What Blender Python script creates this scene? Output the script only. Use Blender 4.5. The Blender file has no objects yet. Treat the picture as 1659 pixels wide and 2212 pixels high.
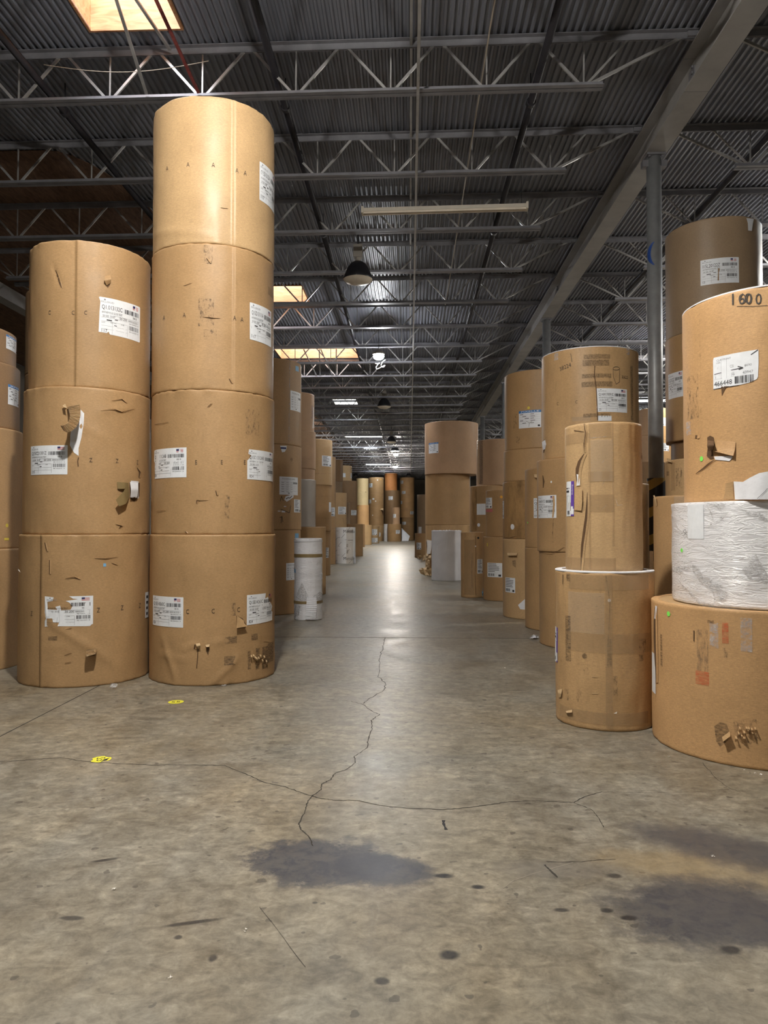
import bpy, bmesh, math, random
from mathutils import Vector, Matrix, noise
random.seed(7)
SC = bpy.context.scene
COL = SC.collection
PI = math.pi

# ------------------------------------------------------------------ camera
W, H = 1659.0, 2212.0
F = 1580.0
CAMH = 1.336
VX, VY = 885.0, 1138.0
YAW = math.atan((VX - W/2)/F)
PITCH = math.atan((VY - H/2)/F)
cam_d = bpy.data.cameras.new('camera')
cam = bpy.data.objects.new('camera', cam_d)
COL.objects.link(cam)
cam.location = (0, 0, CAMH)
cam.rotation_euler = (PI/2 + PITCH, 0, YAW)
cam_d.sensor_fit = 'VERTICAL'
cam_d.sensor_height = 36.0
cam_d.lens = F/H*36.0
cam_d.clip_end = 300
SC.camera = cam
CR = cam.rotation_euler.to_matrix()
CO = Vector((0, 0, CAMH))
FWD = CR @ Vector((0, 0, -1))

def ray(px, py):
    return (CR @ Vector(((px - W/2)/F, (H/2 - py)/F, -1))).normalized()
def proj(p):
    v = CR.transposed() @ (Vector(p) - CO)
    return (W/2 + F*v.x/-v.z, H/2 - F*v.y/-v.z)
def floor_at(px, py, z=0.0):
    d = ray(px, py)
    return CO + d*((z - CAMH)/d.z)
def at_depth(px, py, Y):
    d = ray(px, py)
    return CO + d*(Y/d.y)

# ------------------------------------------------------------------ materials
MATS = {}
def new_mat(name):
    m = bpy.data.materials.new(name); m.use_nodes = True
    nt = m.node_tree
    for n in list(nt.nodes): nt.nodes.remove(n)
    out = nt.nodes.new('ShaderNodeOutputMaterial')
    b = nt.nodes.new('ShaderNodeBsdfPrincipled')
    nt.links.new(b.outputs[0], out.inputs[0])
    return m, nt, b, out
def N(nt, typ, **kw):
    n = nt.nodes.new(typ)
    for k, v in kw.items():
        if k in n.inputs.keys(): n.inputs[k].default_value = v
        else: setattr(n, k, v)
    return n
def L(nt, a, b): nt.links.new(a, b)
def ramp(nt, src, stops):
    r = nt.nodes.new('ShaderNodeValToRGB')
    el = r.color_ramp.elements
    while len(el) > 1: el.remove(el[-1])
    el[0].position = stops[0][0]; el[0].color = stops[0][1]
    for p, c in stops[1:]:
        e = el.new(p); e.color = c
    L(nt, src, r.inputs[0])
    return r
def g4(v): return (v, v, v, 1)
def mix(nt, fac, a, b, blend='MIX'):
    m = nt.nodes.new('ShaderNodeMix'); m.data_type = 'RGBA'; m.blend_type = blend
    for s, i in ((fac, 0), (a, 6), (b, 7)):
        if hasattr(s, 'is_output'): L(nt, s, m.inputs[i])
        else: m.inputs[i].default_value = s
    return m.outputs[2]
def mathn(nt, op, a, b=None, clamp=False):
    m = nt.nodes.new('ShaderNodeMath'); m.operation = op; m.use_clamp = clamp
    for s, i in ((a, 0), (b, 1)):
        if s is None: continue
        if hasattr(s, 'is_output'): L(nt, s, m.inputs[i])
        else: m.inputs[i].default_value = s
    return m.outputs[0]
def obj_coord(nt, scale=(1, 1, 1), rnd=True):
    tc = nt.nodes.new('ShaderNodeTexCoord')
    mp = nt.nodes.new('ShaderNodeMapping')
    mp.inputs['Scale'].default_value = scale
    L(nt, tc.outputs['Object'], mp.inputs['Vector'])
    if rnd:
        oi = nt.nodes.new('ShaderNodeObjectInfo')
        cx = nt.nodes.new('ShaderNodeCombineXYZ')
        for i, k in enumerate((37., 53., 71.)):
            L(nt, mathn(nt, 'MULTIPLY', oi.outputs['Random'], k), cx.inputs[i])
        L(nt, cx.outputs[0], mp.inputs['Location'])
    return mp.outputs[0]

def kraft(name, col, rough=0.5, dirt=0.5, worn=0.0):
    m, nt, b, out = new_mat(name)
    c1 = obj_coord(nt, (9, 9, 42))
    n1 = N(nt, 'ShaderNodeTexNoise', Scale=5.0, Detail=6.0, Roughness=0.65); L(nt, c1, n1.inputs['Vector'])
    c2 = obj_coord(nt, (1, 1, 1))
    n2 = N(nt, 'ShaderNodeTexNoise', Scale=2.2, Detail=5.0, Roughness=0.6); L(nt, c2, n2.inputs['Vector'])
    c3 = obj_coord(nt, (6, 6, 0.9))
    n3 = N(nt, 'ShaderNodeTexNoise', Scale=3.0, Detail=4.0, Roughness=0.7); L(nt, c3, n3.inputs['Vector'])
    n4 = N(nt, 'ShaderNodeTexNoise', Scale=130.0, Detail=3.0, Roughness=0.7); L(nt, c2, n4.inputs['Vector'])
    dark = tuple(x*0.80 for x in col) + (1,)
    lite = tuple(min(1, x*1.12) for x in col) + (1,)
    r1 = ramp(nt, n1.outputs[0], [(0.3, dark), (0.72, lite)])
    r2 = ramp(nt, n2.outputs[0], [(0.3, g4(0.86)), (0.7, g4(1.05))])
    cc = mix(nt, 1.0, r1.outputs[0], r2.outputs[0], 'MULTIPLY')
    r4 = ramp(nt, n4.outputs[0], [(0.3, g4(0.9)), (0.7, g4(1.06))])
    cc = mix(nt, 1.0, cc, r4.outputs[0], 'MULTIPLY')
    # vertical rubbed streaks of dirt
    r3 = ramp(nt, n3.outputs[0], [(0.60, g4(0)), (0.80, g4(1))])
    fac = mathn(nt, 'MULTIPLY', r3.outputs[0], dirt)
    fac = mathn(nt, 'MULTIPLY', fac, n1.outputs[0])
    cc = mix(nt, fac, cc, tuple(x*0.42 for x in col) + (1,))
    if worn > 0:
        n5 = N(nt, 'ShaderNodeTexNoise', Scale=4.0, Detail=9.0, Roughness=0.75); L(nt, obj_coord(nt, (1, 1, .35)), n5.inputs['Vector'])
        r5 = ramp(nt, n5.outputs[0], [(0.46, g4(0)), (0.66, g4(1))])
        cc = mix(nt, mathn(nt, 'MULTIPLY', r5.outputs[0], worn), cc, tuple(x*0.33 for x in col) + (1,))
    L(nt, cc, b.inputs['Base Color'])
    rr = ramp(nt, n2.outputs[0], [(0.3, g4(rough - 0.06)), (0.7, g4(rough + 0.1))])
    L(nt, rr.outputs[0], b.inputs['Roughness'])
    b.inputs['Specular IOR Level'].default_value = 0.38
    bp = N(nt, 'ShaderNodeBump', Strength=0.22, Distance=0.004)
    hh = mathn(nt, 'ADD', mathn(nt, 'MULTIPLY', n1.outputs[0], .4), mathn(nt, 'MULTIPLY', n2.outputs[0], 1.8))
    L(nt, hh, bp.inputs['Height']); L(nt, bp.outputs[0], b.inputs['Normal'])
    MATS[name] = m
    return m
kraft('kraft', (0.470, 0.292, 0.140))
kraft('kraft_light', (0.570, 0.380, 0.196), 0.46)
kraft('kraft_straw', (0.640, 0.520, 0.300), 0.5, 0.2)
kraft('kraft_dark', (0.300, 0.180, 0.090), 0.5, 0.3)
kraft('kraft_grey', (0.340, 0.240, 0.150), 0.45, 0.2)
kraft('kraft_orange', (0.610, 0.368, 0.172), 0.55, 0.4)
kraft('kraft_rust', (0.640, 0.260, 0.085), 0.6, 0.2)
kraft('kraft_pink', (0.490, 0.312, 0.185), 0.55, 0.3)
kraft('kraft_stained', (0.430, 0.255, 0.110), 0.4, 0.8, 0.9)
kraft('kraft_worn', (0.560, 0.358, 0.176), 0.45, 0.9, 0.25)
kraft('kraft_inside', (0.125, 0.068, 0.032), 0.8, 0.6)
kraft('kraft_fresh', (0.620, 0.440, 0.245), 0.7, 0.1)

def simple(name, col, rough=0.5, metal=0.0, spec=0.5, noise_amt=0.0, nscale=8.0, bump=0.0, alpha=1.0, coat=0.0):
    m, nt, b, out = new_mat(name)
    b.inputs['Roughness'].default_value = rough
    b.inputs['Metallic'].default_value = metal
    b.inputs['Specular IOR Level'].default_value = spec
    b.inputs['Alpha'].default_value = alpha
    b.inputs['Coat Weight'].default_value = coat
    if noise_amt > 0 or bump > 0:
        c = obj_coord(nt)
        n = N(nt, 'ShaderNodeTexNoise', Scale=nscale, Detail=6.0, Roughness=0.6); L(nt, c, n.inputs['Vector'])
        r = ramp(nt, n.outputs[0], [(0.3, tuple(x*(1-noise_amt) for x in col) + (1,)), (0.7, tuple(min(1, x*(1+noise_amt)) for x in col) + (1,))])
        L(nt, r.outputs[0], b.inputs['Base Color'])
        if bump > 0:
            bp = N(nt, 'ShaderNodeBump', Strength=bump, Distance=0.01); L(nt, n.outputs[0], bp.inputs['Height']); L(nt, bp.outputs[0], b.inputs['Normal'])
    else:
        b.inputs['Base Color'].default_value = tuple(col) + (1,)
    MATS[name] = m
    return m
simple('label_white', (0.80, 0.83, 0.87), 0.42, noise_amt=0.04, nscale=30)
simple('paper_white', (0.78, 0.79, 0.83), 0.6, noise_amt=0.05, nscale=25, bump=0.25)
simple('paper_edge', (0.80, 0.77, 0.72), 0.7, noise_amt=0.06, nscale=40)
simple('ink', (0.025, 0.025, 0.03), 0.6)
simple('ink_grey', (0.22, 0.23, 0.25), 0.6)
simple('ink_stamp', (0.10, 0.065, 0.04), 0.7)
simple('pencil', (0.05, 0.042, 0.036), 0.7)
simple('blue_ink', (0.035, 0.19, 0.50), 0.5)
simple('navy_ink', (0.03, 0.035, 0.13), 0.5)
simple('red_ink', (0.55, 0.16, 0.17), 0.5)
simple('purple_ink', (0.12, 0.055, 0.36), 0.45)
simple('blue_tag', (0.19, 0.42, 0.66), 0.5)
simple('dot_green', (0.25, 0.92, 0.14), 0.5)
simple('dot_yellow', (0.70, 0.55, 0.07), 0.5)
simple('dot_white', (0.8, 0.8, 0.8), 0.5)
simple('dot_orange', (0.85, 0.42, 0.04), 0.5)
simple('floor_yellow', (0.78, 0.74, 0.05), 0.5)
simple('tape_blue', (0.02, 0.07, 0.30), 0.5)
simple('chalk_red', (0.62, 0.14, 0.06), 0.8)
simple('galvanized', (0.30, 0.31, 0.32), 0.45, metal=0.25, noise_amt=0.18, nscale=5, bump=0.05)
simple('joist_steel', (0.26, 0.26, 0.285), 0.42, metal=0.35, noise_amt=0.2, nscale=4)
simple('web_steel', (0.47, 0.465, 0.46), 0.36, metal=0.5, noise_amt=0.2, nscale=4)
simple('beam_paint', (0.34, 0.33, 0.32), 0.5, noise_amt=0.12, nscale=3)
simple('pipe_black', (0.018, 0.017, 0.022), 0.45, noise_amt=0.3, nscale=6)
simple('lamp_black', (0.02, 0.02, 0.024), 0.35)
simple('ballast_grey', (0.34, 0.31, 0.27), 0.5)
simple('lens_off', (0.80, 0.72, 0.60), 0.35, noise_amt=0.15, nscale=4)
simple('fixture_white', (0.62, 0.57, 0.48), 0.5, noise_amt=0.08, nscale=5)
simple('conduit', (0.42, 0.37, 0.30), 0.5)
simple('wall_paint', (0.145, 0.125, 0.10), 0.8, noise_amt=0.2, nscale=0.7)
simple('strap_brown', (0.25, 0.18, 0.08), 0.4)
simple('wire_white', (0.75, 0.75, 0.75), 0.5)
simple('rubber_black', (0.02, 0.02, 0.022), 0.6)
simple('red_paint', (0.22, 0.05, 0.045), 0.5, noise_amt=0.4, nscale=20)
simple('plastic_clear', (0.9, 0.92, 0.95), 0.08, alpha=0.22, coat=0.4)
simple('tape', (0.52, 0.36, 0.20), 0.16, alpha=0.42)
simple('tape_clear', (0.62, 0.50, 0.36), 0.12, alpha=0.30)

def plywood():
    m, nt, b, out = new_mat('plywood')
    c = obj_coord(nt, (1.2, 7, 7))
    n = N(nt, 'ShaderNodeTexNoise', Scale=2.0, Detail=6.0, Distortion=1.2); L(nt, c, n.inputs['Vector'])
    r = ramp(nt, n.outputs[0], [(0.35, (0.36, 0.155, 0.062, 1)), (0.65, (0.50, 0.27, 0.13, 1))])
    L(nt, r.outputs[0], b.inputs['Base Color']); b.inputs['Roughness'].default_value = 0.65
    MATS['plywood'] = m
plywood()

def deck():
    m, nt, b, out = new_mat('deck_metal')
    c = obj_coord(nt, (1, .25, 1), False)
    n = N(nt, 'ShaderNodeTexNoise', Scale=1.2, Detail=6.0); L(nt, c, n.inputs['Vector'])
    r = ramp(nt, n.outputs[0], [(0.3, (0.190, 0.202, 0.245, 1)), (0.7, (0.270, 0.282, 0.325, 1))])
    L(nt, r.outputs[0], b.inputs['Base Color'])
    b.inputs['Roughness'].default_value = 0.45; b.inputs['Metallic'].default_value = 0.15
    MATS['deck_metal'] = m
deck()

def insulation():
    m, nt, b, out = new_mat('insulation')
    c = obj_coord(nt, (5, 1.0, 1), False)
    n = N(nt, 'ShaderNodeTexNoise', Scale=3.0, Detail=9.0, Roughness=0.75, Distortion=0.6); L(nt, c, n.inputs['Vector'])
    r = ramp(nt, n.outputs[0], [(0.3, (0.085, 0.045, 0.028, 1)), (0.7, (0.28, 0.16, 0.10, 1))])
    L(nt, r.outputs[0], b.inputs['Base Color']); b.inputs['Roughness'].default_value = 0.9
    bp = N(nt, 'ShaderNodeBump', Strength=0.8, Distance=0.03); L(nt, n.outputs[0], bp.inputs['Height']); L(nt, bp.outputs[0], b.inputs['Normal'])
    MATS['insulation'] = m
insulation()

def scuff(name, col, dens=0.5, stretch=(8, 8, 30)):
    m, nt, b, out = new_mat(name)
    c = obj_coord(nt, stretch)
    n = N(nt, 'ShaderNodeTexNoise', Scale=4.0, Detail=8.0, Roughness=0.8); L(nt, c, n.inputs['Vector'])
    r = ramp(nt, n.outputs[0], [(0.62 - dens*0.35, g4(0)), (0.70, g4(0.9))])
    L(nt, r.outputs[0], b.inputs['Alpha'])
    b.inputs['Base Color'].default_value = tuple(col) + (1,)
    b.inputs['Roughness'].default_value = 0.7
    MATS[name] = m
scuff('scuff_black', (0.03, 0.026, 0.026), 0.62)
scuff('scuff_soft', (0.10, 0.075, 0.055), 0.35, (10, 10, 5))
scuff('scuff_white', (0.62, 0.60, 0.60), 0.6, (5, 5, 7))
scuff('ink_rows', (0.07, 0.05, 0.035), 0.62, (40, 40, 14))
scuff('film_grey', (0.42, 0.41, 0.41), 0.62, (9, 9, 26))
scuff('chalk_orange', (0.70, 0.16, 0.06), 0.75, (5, 5, 22))
scuff('chalk_brown', (0.30, 0.20, 0.12), 0.45, (14, 14, 4))

def whitewrap(name, col, strength, sc=(3, 3, 14), dist=0.02):
    m, nt, b, out = new_mat(name)
    c = obj_coord(nt, sc)
    n = N(nt, 'ShaderNodeTexNoise', Scale=2.2, Detail=7.0, Roughness=0.6, Distortion=0.8); L(nt, c, n.inputs['Vector'])
    c2 = obj_coord(nt, (1, 1, 1))
    n2 = N(nt, 'ShaderNodeTexNoise', Scale=3.0, Detail=4.0); L(nt, c2, n2.inputs['Vector'])
    rd = ramp(nt, n.outputs[0], [(0.42, g4(0)), (0.5, g4(1)), (0.58, g4(0))])
    r2 = ramp(nt, n2.outputs[0], [(0.35, tuple(x*.86 for x in col) + (1,)), (0.65, tuple(col) + (1,))])
    L(nt, r2.outputs[0], b.inputs['Base Color'])
    b.inputs['Roughness'].default_value = 0.33
    b.inputs['Coat Weight'].default_value = 0.5; b.inputs['Coat Roughness'].default_value = 0.12
    bp = N(nt, 'ShaderNodeBump', Strength=strength, Distance=dist)
    hh = mathn(nt, 'ADD', mathn(nt, 'MULTIPLY', rd.outputs[0], 0.5), n.outputs[0])
    L(nt, hh, bp.inputs['Height']); L(nt, bp.outputs[0], b.inputs['Normal']); L(nt, bp.outputs[0], b.inputs['Coat Normal'])
    MATS[name] = m
whitewrap('white_wrap', (0.90, 0.90, 0.93), 0.45)
whitewrap('white_smooth', (0.74, 0.74, 0.77), 0.12, (2, 2, 2), 0.008)
whitewrap('grey_smooth', (0.46, 0.42, 0.38), 0.08, (2, 2, 2), 0.006)
whitewrap('white_print', (0.80, 0.80, 0.79), 0.08, (2, 2, 2), 0.006)

def emit(name, col, s):
    m = bpy.data.materials.new(name); m.use_nodes = True
    nt = m.node_tree
    for n in list(nt.nodes): nt.nodes.remove(n)
    out = nt.nodes.new('ShaderNodeOutputMaterial'); e = nt.nodes.new('ShaderNodeEmission')
    e.inputs[0].default_value = tuple(col) + (1,); e.inputs[1].default_value = s
    L(nt, e.outputs[0], out.inputs[0]); MATS[name] = m
emit('daylight_lens', (0.84, 0.92, 1.0), 13.0)
emit('near_daylight_lens', (0.86, 0.93, 1.0), 11.0)
simple('white_lining', (0.8, 0.78, 0.72), 0.6)  # far skylight sides coloured white to look blown out by daylight
emit('led_lens', (1.0, 0.95, 0.87), 520.0)
emit('aisle_lens', (0.97, 0.98, 1.0), 230.0)
emit('key_lens', (1.0, 0.95, 0.87), 800.0)
emit('dim_lens', (1.0, 0.95, 0.87), 150.0)
emit('lamp_lens', (1.0, 0.95, 0.86), 210.0)
emit('far_lens', (1.0, 0.93, 0.83), 430.0)

def hazard():
    m, nt, b, out = new_mat('hazard_stripes')
    tc = nt.nodes.new('ShaderNodeTexCoord'); sx = nt.nodes.new('ShaderNodeSeparateXYZ'); L(nt, tc.outputs['Object'], sx.inputs[0])
    v = mathn(nt, 'ADD', mathn(nt, 'MULTIPLY', sx.outputs[2], 2.6), mathn(nt, 'MULTIPLY', sx.outputs[0], -1.7))
    v = mathn(nt, 'FRACT', v)
    v = mathn(nt, 'GREATER_THAN', v, 0.36)
    c = mix(nt, v, (0.36, 0.23, 0.05, 1), (0.012, 0.012, 0.014, 1))
    L(nt, c, b.inputs['Base Color']); b.inputs['Roughness'].default_value = 0.5
    MATS['hazard_stripes'] = m
hazard()

def concrete():
    m, nt, b, out = new_mat('polished_concrete')
    tc = nt.nodes.new('ShaderNodeTexCoord'); P = tc.outputs['Object']
    def noi(scale, det=6.0, rough=0.6, dist=0.0, sc=(1, 1, 1)):
        mp = nt.nodes.new('ShaderNodeMapping'); mp.inputs['Scale'].default_value = sc
        L(nt, P, mp.inputs['Vector'])
        n = N(nt, 'ShaderNodeTexNoise', Scale=scale, Detail=det, Roughness=rough, Distortion=dist)
        L(nt, mp.outputs[0], n.inputs['Vector']); return n.outputs[0]
    big = noi(0.55, 5.0, 0.6, 0.4)
    med = noi(2.6, 9.0, 0.68, 0.7, (1.0, 0.8, 1))
    fine = noi(16.0, 10.0, 0.75, 0.4)
    spk = noi(60.0, 4.0, 0.6)
    base = ramp(nt, med, [(0.28, (0.165, 0.146, 0.112, 1)), (0.5, (0.232, 0.209, 0.164, 1)), (0.74, (0.315, 0.288, 0.230, 1))]).outputs[0]
    tint = ramp(nt, big, [(0.35, (0.88, 0.93, 1.0, 1)), (0.65, (1.08, 1.0, 0.88, 1))]).outputs[0]
    c = mix(nt, 1.0, base, tint, 'MULTIPLY')
    c = mix(nt, 1.0, c, ramp(nt, fine, [(0.34, g4(0.66)), (0.66, g4(1.3))]).outputs[0], 'MULTIPLY')
    c = mix(nt, 1.0, c, ramp(nt, spk, [(0.3, g4(0.93)), (0.7, g4(1.05))]).outputs[0], 'MULTIPLY')
    # pale worn streaks
    st = noi(3.0, 9.0, 0.8, 1.5, (1.3, 0.8, 1))
    pale = ramp(nt, st, [(0.60, g4(0)), (0.70, g4(1))]).outputs[0]
    c = mix(nt, mathn(nt, 'MULTIPLY', pale, 0.42), c, (0.50, 0.47, 0.38, 1))
    mt2 = noi(11.0, 9.0, 0.72, 1.0, (0.7, 1.3, 1))
    c = mix(nt, 1.0, c, ramp(nt, mt2, [(0.35, g4(0.72)), (0.65, g4(1.24))]).outputs[0], 'MULTIPLY')
    # dark specks of dried spots
    sp = noi(15.0, 2.0, 0.45)
    spot = ramp(nt, sp, [(0.69, g4(0)), (0.71, g4(1))]).outputs[0]
    c = mix(nt, mathn(nt, 'MULTIPLY', spot, 0.6), c, (0.055, 0.05, 0.046, 1))
    # tyre haze along the aisle
    ty = noi(1.6, 6.0, 0.6, 0.6, (4.0, 0.12, 1))
    c = mix(nt, mathn(nt, 'MULTIPLY', ramp(nt, ty, [(0.52, g4(0)), (0.66, g4(1))]).outputs[0], 0.06), c, (0.42, 0.41, 0.38, 1))
    # stains
    sx = nt.nodes.new('ShaderNodeSeparateXYZ'); L(nt, P, sx.inputs[0])
    ed1 = noi(4.0, 9.0, 0.7); ed2 = noi(14.0, 6.0, 0.7)
    edge = mathn(nt, 'ADD', mathn(nt, 'MULTIPLY', mathn(nt, 'SUBTRACT', ed1, 0.5), 1.5), mathn(nt, 'MULTIPLY', mathn(nt, 'SUBTRACT', ed2, 0.5), 0.8))
    def stain(px, py, rx, ry, col, amt, soft=0.25, rot=0.0):
        nonlocal c
        p = floor_at(px, py)
        dx = mathn(nt, 'SUBTRACT', sx.outputs[0], p.x); dy = mathn(nt, 'SUBTRACT', sx.outputs[1], p.y)
        cr, sr = math.cos(rot), math.sin(rot)
        u = mathn(nt, 'ADD', mathn(nt, 'MULTIPLY', dx, cr/rx), mathn(nt, 'MULTIPLY', dy, sr/rx))
        v = mathn(nt, 'ADD', mathn(nt, 'MULTIPLY', dx, -sr/ry), mathn(nt, 'MULTIPLY', dy, cr/ry))
        d = mathn(nt, 'SQRT', mathn(nt, 'ADD', mathn(nt, 'MULTIPLY', u, u), mathn(nt, 'MULTIPLY', v, v)))
        d = mathn(nt, 'ADD', d, edge)
        mk = ramp(nt, d, [(1.0 - soft, g4(1)), (1.0, g4(0))]) if False else None
        k = nt.nodes.new('ShaderNodeMapRange'); k.interpolation_type = 'SMOOTHSTEP'
        k.inputs['From Min'].default_value = 1.0 + soft; k.inputs['From Max'].default_value = 1.0 - soft
        L(nt, d, k.inputs['Value'])
        f = mathn(nt, 'MULTIPLY', k.outputs[0], amt)
        f = mathn(nt, 'MULTIPLY', f, mathn(nt, 'ADD', 0.12, mathn(nt, 'MULTIPLY', fine, 1.55)), True)
        c = mix(nt, f, c, col)
    stain(1530, 1878, 0.36, 0.15, (0.31, 0.215, 0.095, 1), 0.5, 0.5, -0.25)
    stain(690, 1860, 0.29, 0.20, (0.052, 0.054, 0.064, 1), 0.98, 0.16)
    stain(820, 1876, 0.20, 0.12, (0.052, 0.054, 0.064, 1), 0.95, 0.2, -0.3)
    stain(1530, 1968, 0.33, 0.23, (0.052, 0.053, 0.062, 1), 0.96, 0.3)
    stain(1590, 1838, 0.42, 0.15, (0.060, 0.061, 0.070, 1), 0.9, 0.4, -0.55)
    stain(1200, 1878, 0.24, 0.07, (0.13, 0.12, 0.11, 1), 0.5, 0.5)
    stain(1357, 1983, 0.028, 0.016, (0.025, 0.025, 0.027, 1), 1.0, 0.4)
    stain(1310, 1967, 0.022, 0.016, (0.025, 0.025, 0.027, 1), 1.0, 0.4)
    stain(1580, 2052, 0.034, 0.026, (0.025, 0.025, 0.027, 1), 1.0, 0.4)
    stain(970, 2063, 0.030, 0.026, (0.025, 0.025, 0.027, 1), 1.0, 0.4)
    stain(960, 1892, 0.034, 0.018, (0.025, 0.025, 0.027, 1), 1.0, 0.4)
    stain(1032, 1916, 0.025, 0.016, (0.025, 0.025, 0.027, 1), 1.0, 0.4)
    stain(415, 1993, 0.09, 0.012, (0.025, 0.025, 0.027, 1), 1.0, 0.4, 0.3)
    stain(225, 1858, 0.05, 0.012, (0.025, 0.025, 0.027, 1), 1.0, 0.4, 0.4)
    stain(155, 1983, 0.035, 0.012, (0.03, 0.03, 0.032, 1), 0.95, 0.4)
    stain(385, 2025, 0.012, 0.012, (0.03, 0.03, 0.032, 1), 0.95, 0.4)
    stain(800, 1838, 0.012, 0.008, (0.03, 0.03, 0.032, 1), 0.95, 0.4)
    stain(825, 2119, 0.018, 0.014, (0.03, 0.03, 0.032, 1), 0.95, 0.4)
    stain(1213, 1966, 0.024, 0.012, (0.03, 0.03, 0.032, 1), 0.95, 0.4)
    stain(1328, 1892, 0.030, 0.018, (0.03, 0.03, 0.032, 1), 0.95, 0.4)
    stain(460, 2070, 0.014, 0.020, (0.03, 0.03, 0.032, 1), 0.95, 0.4)
    stain(680, 1950, 0.010, 0.008, (0.03, 0.03, 0.032, 1), 0.95, 0.4)
    L(nt, c, b.inputs['Base Color'])
    rg = ramp(nt, med, [(0.3, g4(0.29)), (0.7, g4(0.46))]).outputs[0]
    L(nt, rg, b.inputs['Roughness'])
    b.inputs['Specular IOR Level'].default_value = 0.5
    bp = N(nt, 'ShaderNodeBump', Strength=0.12, Distance=0.006); L(nt, fine, bp.inputs['Height']); L(nt, bp.outputs[0], b.inputs['Normal'])
    MATS['polished_concrete'] = m
concrete()

# ------------------------------------------------------------------ mesh helpers
class MB:
    def __init__(s): s.v = []; s.f = []
    def add(s, vs, fs):
        o = len(s.v); s.v += [tuple(v) for v in vs]; s.f += [tuple(i + o for i in f) for f in fs]
    def box(s, c, d):
        x, y, z = c; a, b, e = d[0]/2, d[1]/2, d[2]/2
        s.add([(x-a, y-b, z-e), (x+a, y-b, z-e), (x+a, y+b, z-e), (x-a, y+b, z-e), (x-a, y-b, z+e), (x+a, y-b, z+e), (x+a, y+b, z+e), (x-a, y+b, z+e)],
              [(0, 3, 2, 1), (4, 5, 6, 7), (0, 1, 5, 4), (1, 2, 6, 5), (2, 3, 7, 6), (3, 0, 4, 7)])
    def bar(s, p0, p1, w, h, up=(0, 0, 1)):
        p0, p1 = Vector(p0), Vector(p1); d = (p1 - p0).normalized()
        u = Vector(up); sd = d.cross(u)
        if sd.length < 1e-4: sd = d.cross(Vector((0, 1, 0)))
        sd.normalize(); u = sd.cross(d)
        vs = []
        for p in (p0, p1):
            for a, b in ((-1, -1), (1, -1), (1, 1), (-1, 1)): vs.append(p + sd*a*w/2 + u*b*h/2)
        s.add(vs, [(0, 1, 2, 3), (7, 6, 5, 4), (0, 4, 5, 1), (1, 5, 6, 2), (2, 6, 7, 3), (3, 7, 4, 0)])
    def tube(s, pts, r, n=10, cap=True):
        pts = [Vector(p) for p in pts]; rings = []
        for i, p in enumerate(pts):
            d = (pts[min(i+1, len(pts)-1)] - pts[max(i-1, 0)]).normalized()
            a = d.cross(Vector((0, 0, 1)))
            if a.length < 1e-3: a = d.cross(Vector((1, 0, 0)))
            a.normalize(); b = d.cross(a)
            rr = r[i] if isinstance(r, (list, tuple)) else r
            rings.append([p + (a*math.cos(t*2*PI/n) + b*math.sin(t*2*PI/n))*rr for t in range(n)])
        vs = [v for R in rings for v in R]; fs = []
        for i in range(len(pts)-1):
            for t in range(n):
                fs.append((i*n+t, i*n+(t+1) % n, (i+1)*n+(t+1) % n, (i+1)*n+t))
        if cap:
            fs.append(tuple(range(n-1, -1, -1))); fs.append(tuple((len(pts)-1)*n + t for t in range(n)))
        s.add(vs, fs)
    def lathe(s, prof, n=32, c=(0, 0, 0)):
        vs = []; fs = []
        for r, z in prof:
            for t in range(n): vs.append((c[0]+r*math.cos(t*2*PI/n), c[1]+r*math.sin(t*2*PI/n), c[2]+z))
        for i in range(len(prof)-1):
            for t in range(n): fs.append((i*n+t, i*n+(t+1) % n, (i+1)*n+(t+1) % n, (i+1)*n+t))
        s.add(vs, fs)
    def disc(s, c, r, n=32):
        s.add([(c[0]+r*math.cos(t*2*PI/n), c[1]+r*math.sin(t*2*PI/n), c[2]) for t in range(n)], [tuple(range(n))])
    def build(s, name, mat, parent=None, smooth=False, fix=False):
        me = bpy.data.meshes.new(name)
        me.from_pydata(s.v, [], s.f); me.materials.append(MATS[mat])
        if fix:
            bm = bmesh.new(); bm.from_mesh(me); bmesh.ops.recalc_face_normals(bm, faces=bm.faces); bm.to_mesh(me); bm.free()
        if smooth:
            for p in me.polygons: p.use_smooth = True
        o = bpy.data.objects.new(name, me); COL.objects.link(o)
        if parent is not None: o.parent = parent
        return o

def thing(name, label, cat, loc, group=None):
    o = bpy.data.objects.new(name, None); COL.objects.link(o)
    o.location = loc; o.empty_display_size = 0.1
    o['label'] = label; o['category'] = cat
    if group: o['group'] = group
    return o
def tag(o, label, cat, group=None, kind=None):
    o['label'] = label; o['category'] = cat
    if group: o['group'] = group
    if kind: o['kind'] = kind
    return o
def structure(o, label=None):
    o['kind'] = 'structure'
    if label: o['label'] = label
    return o

# text as flat outlines: returns (verts2d, faces) with cap height 1, left edge at 0
_T = {}
def text2d(s):
    if s in _T: return _T[s]
    cu = bpy.data.curves.new('t', 'FONT'); cu.body = s; cu.size = 1.0; cu.resolution_u = 2
    ob = bpy.data.objects.new('t', cu); COL.objects.link(ob)
    dg = bpy.context.evaluated_depsgraph_get(); dg.update()
    me = bpy.data.meshes.new_from_object(ob.evaluated_get(dg))
    vs = [(v.co.x, v.co.y) for v in me.vertices]; fs = [tuple(p.vertices) for p in me.polygons]
    bpy.data.objects.remove(ob); bpy.data.curves.remove(cu); bpy.data.meshes.remove(me)
    if vs:
        x0 = min(v[0] for v in vs); y0 = min(v[1] for v in vs); y1 = max(v[1] for v in vs)
        k = 1/max(1e-6, (y1 - y0)); vs = [((v[0]-x0)*k, (v[1]-y0)*k) for v in vs]
    _T[s] = (vs, fs); return _T[s]

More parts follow.
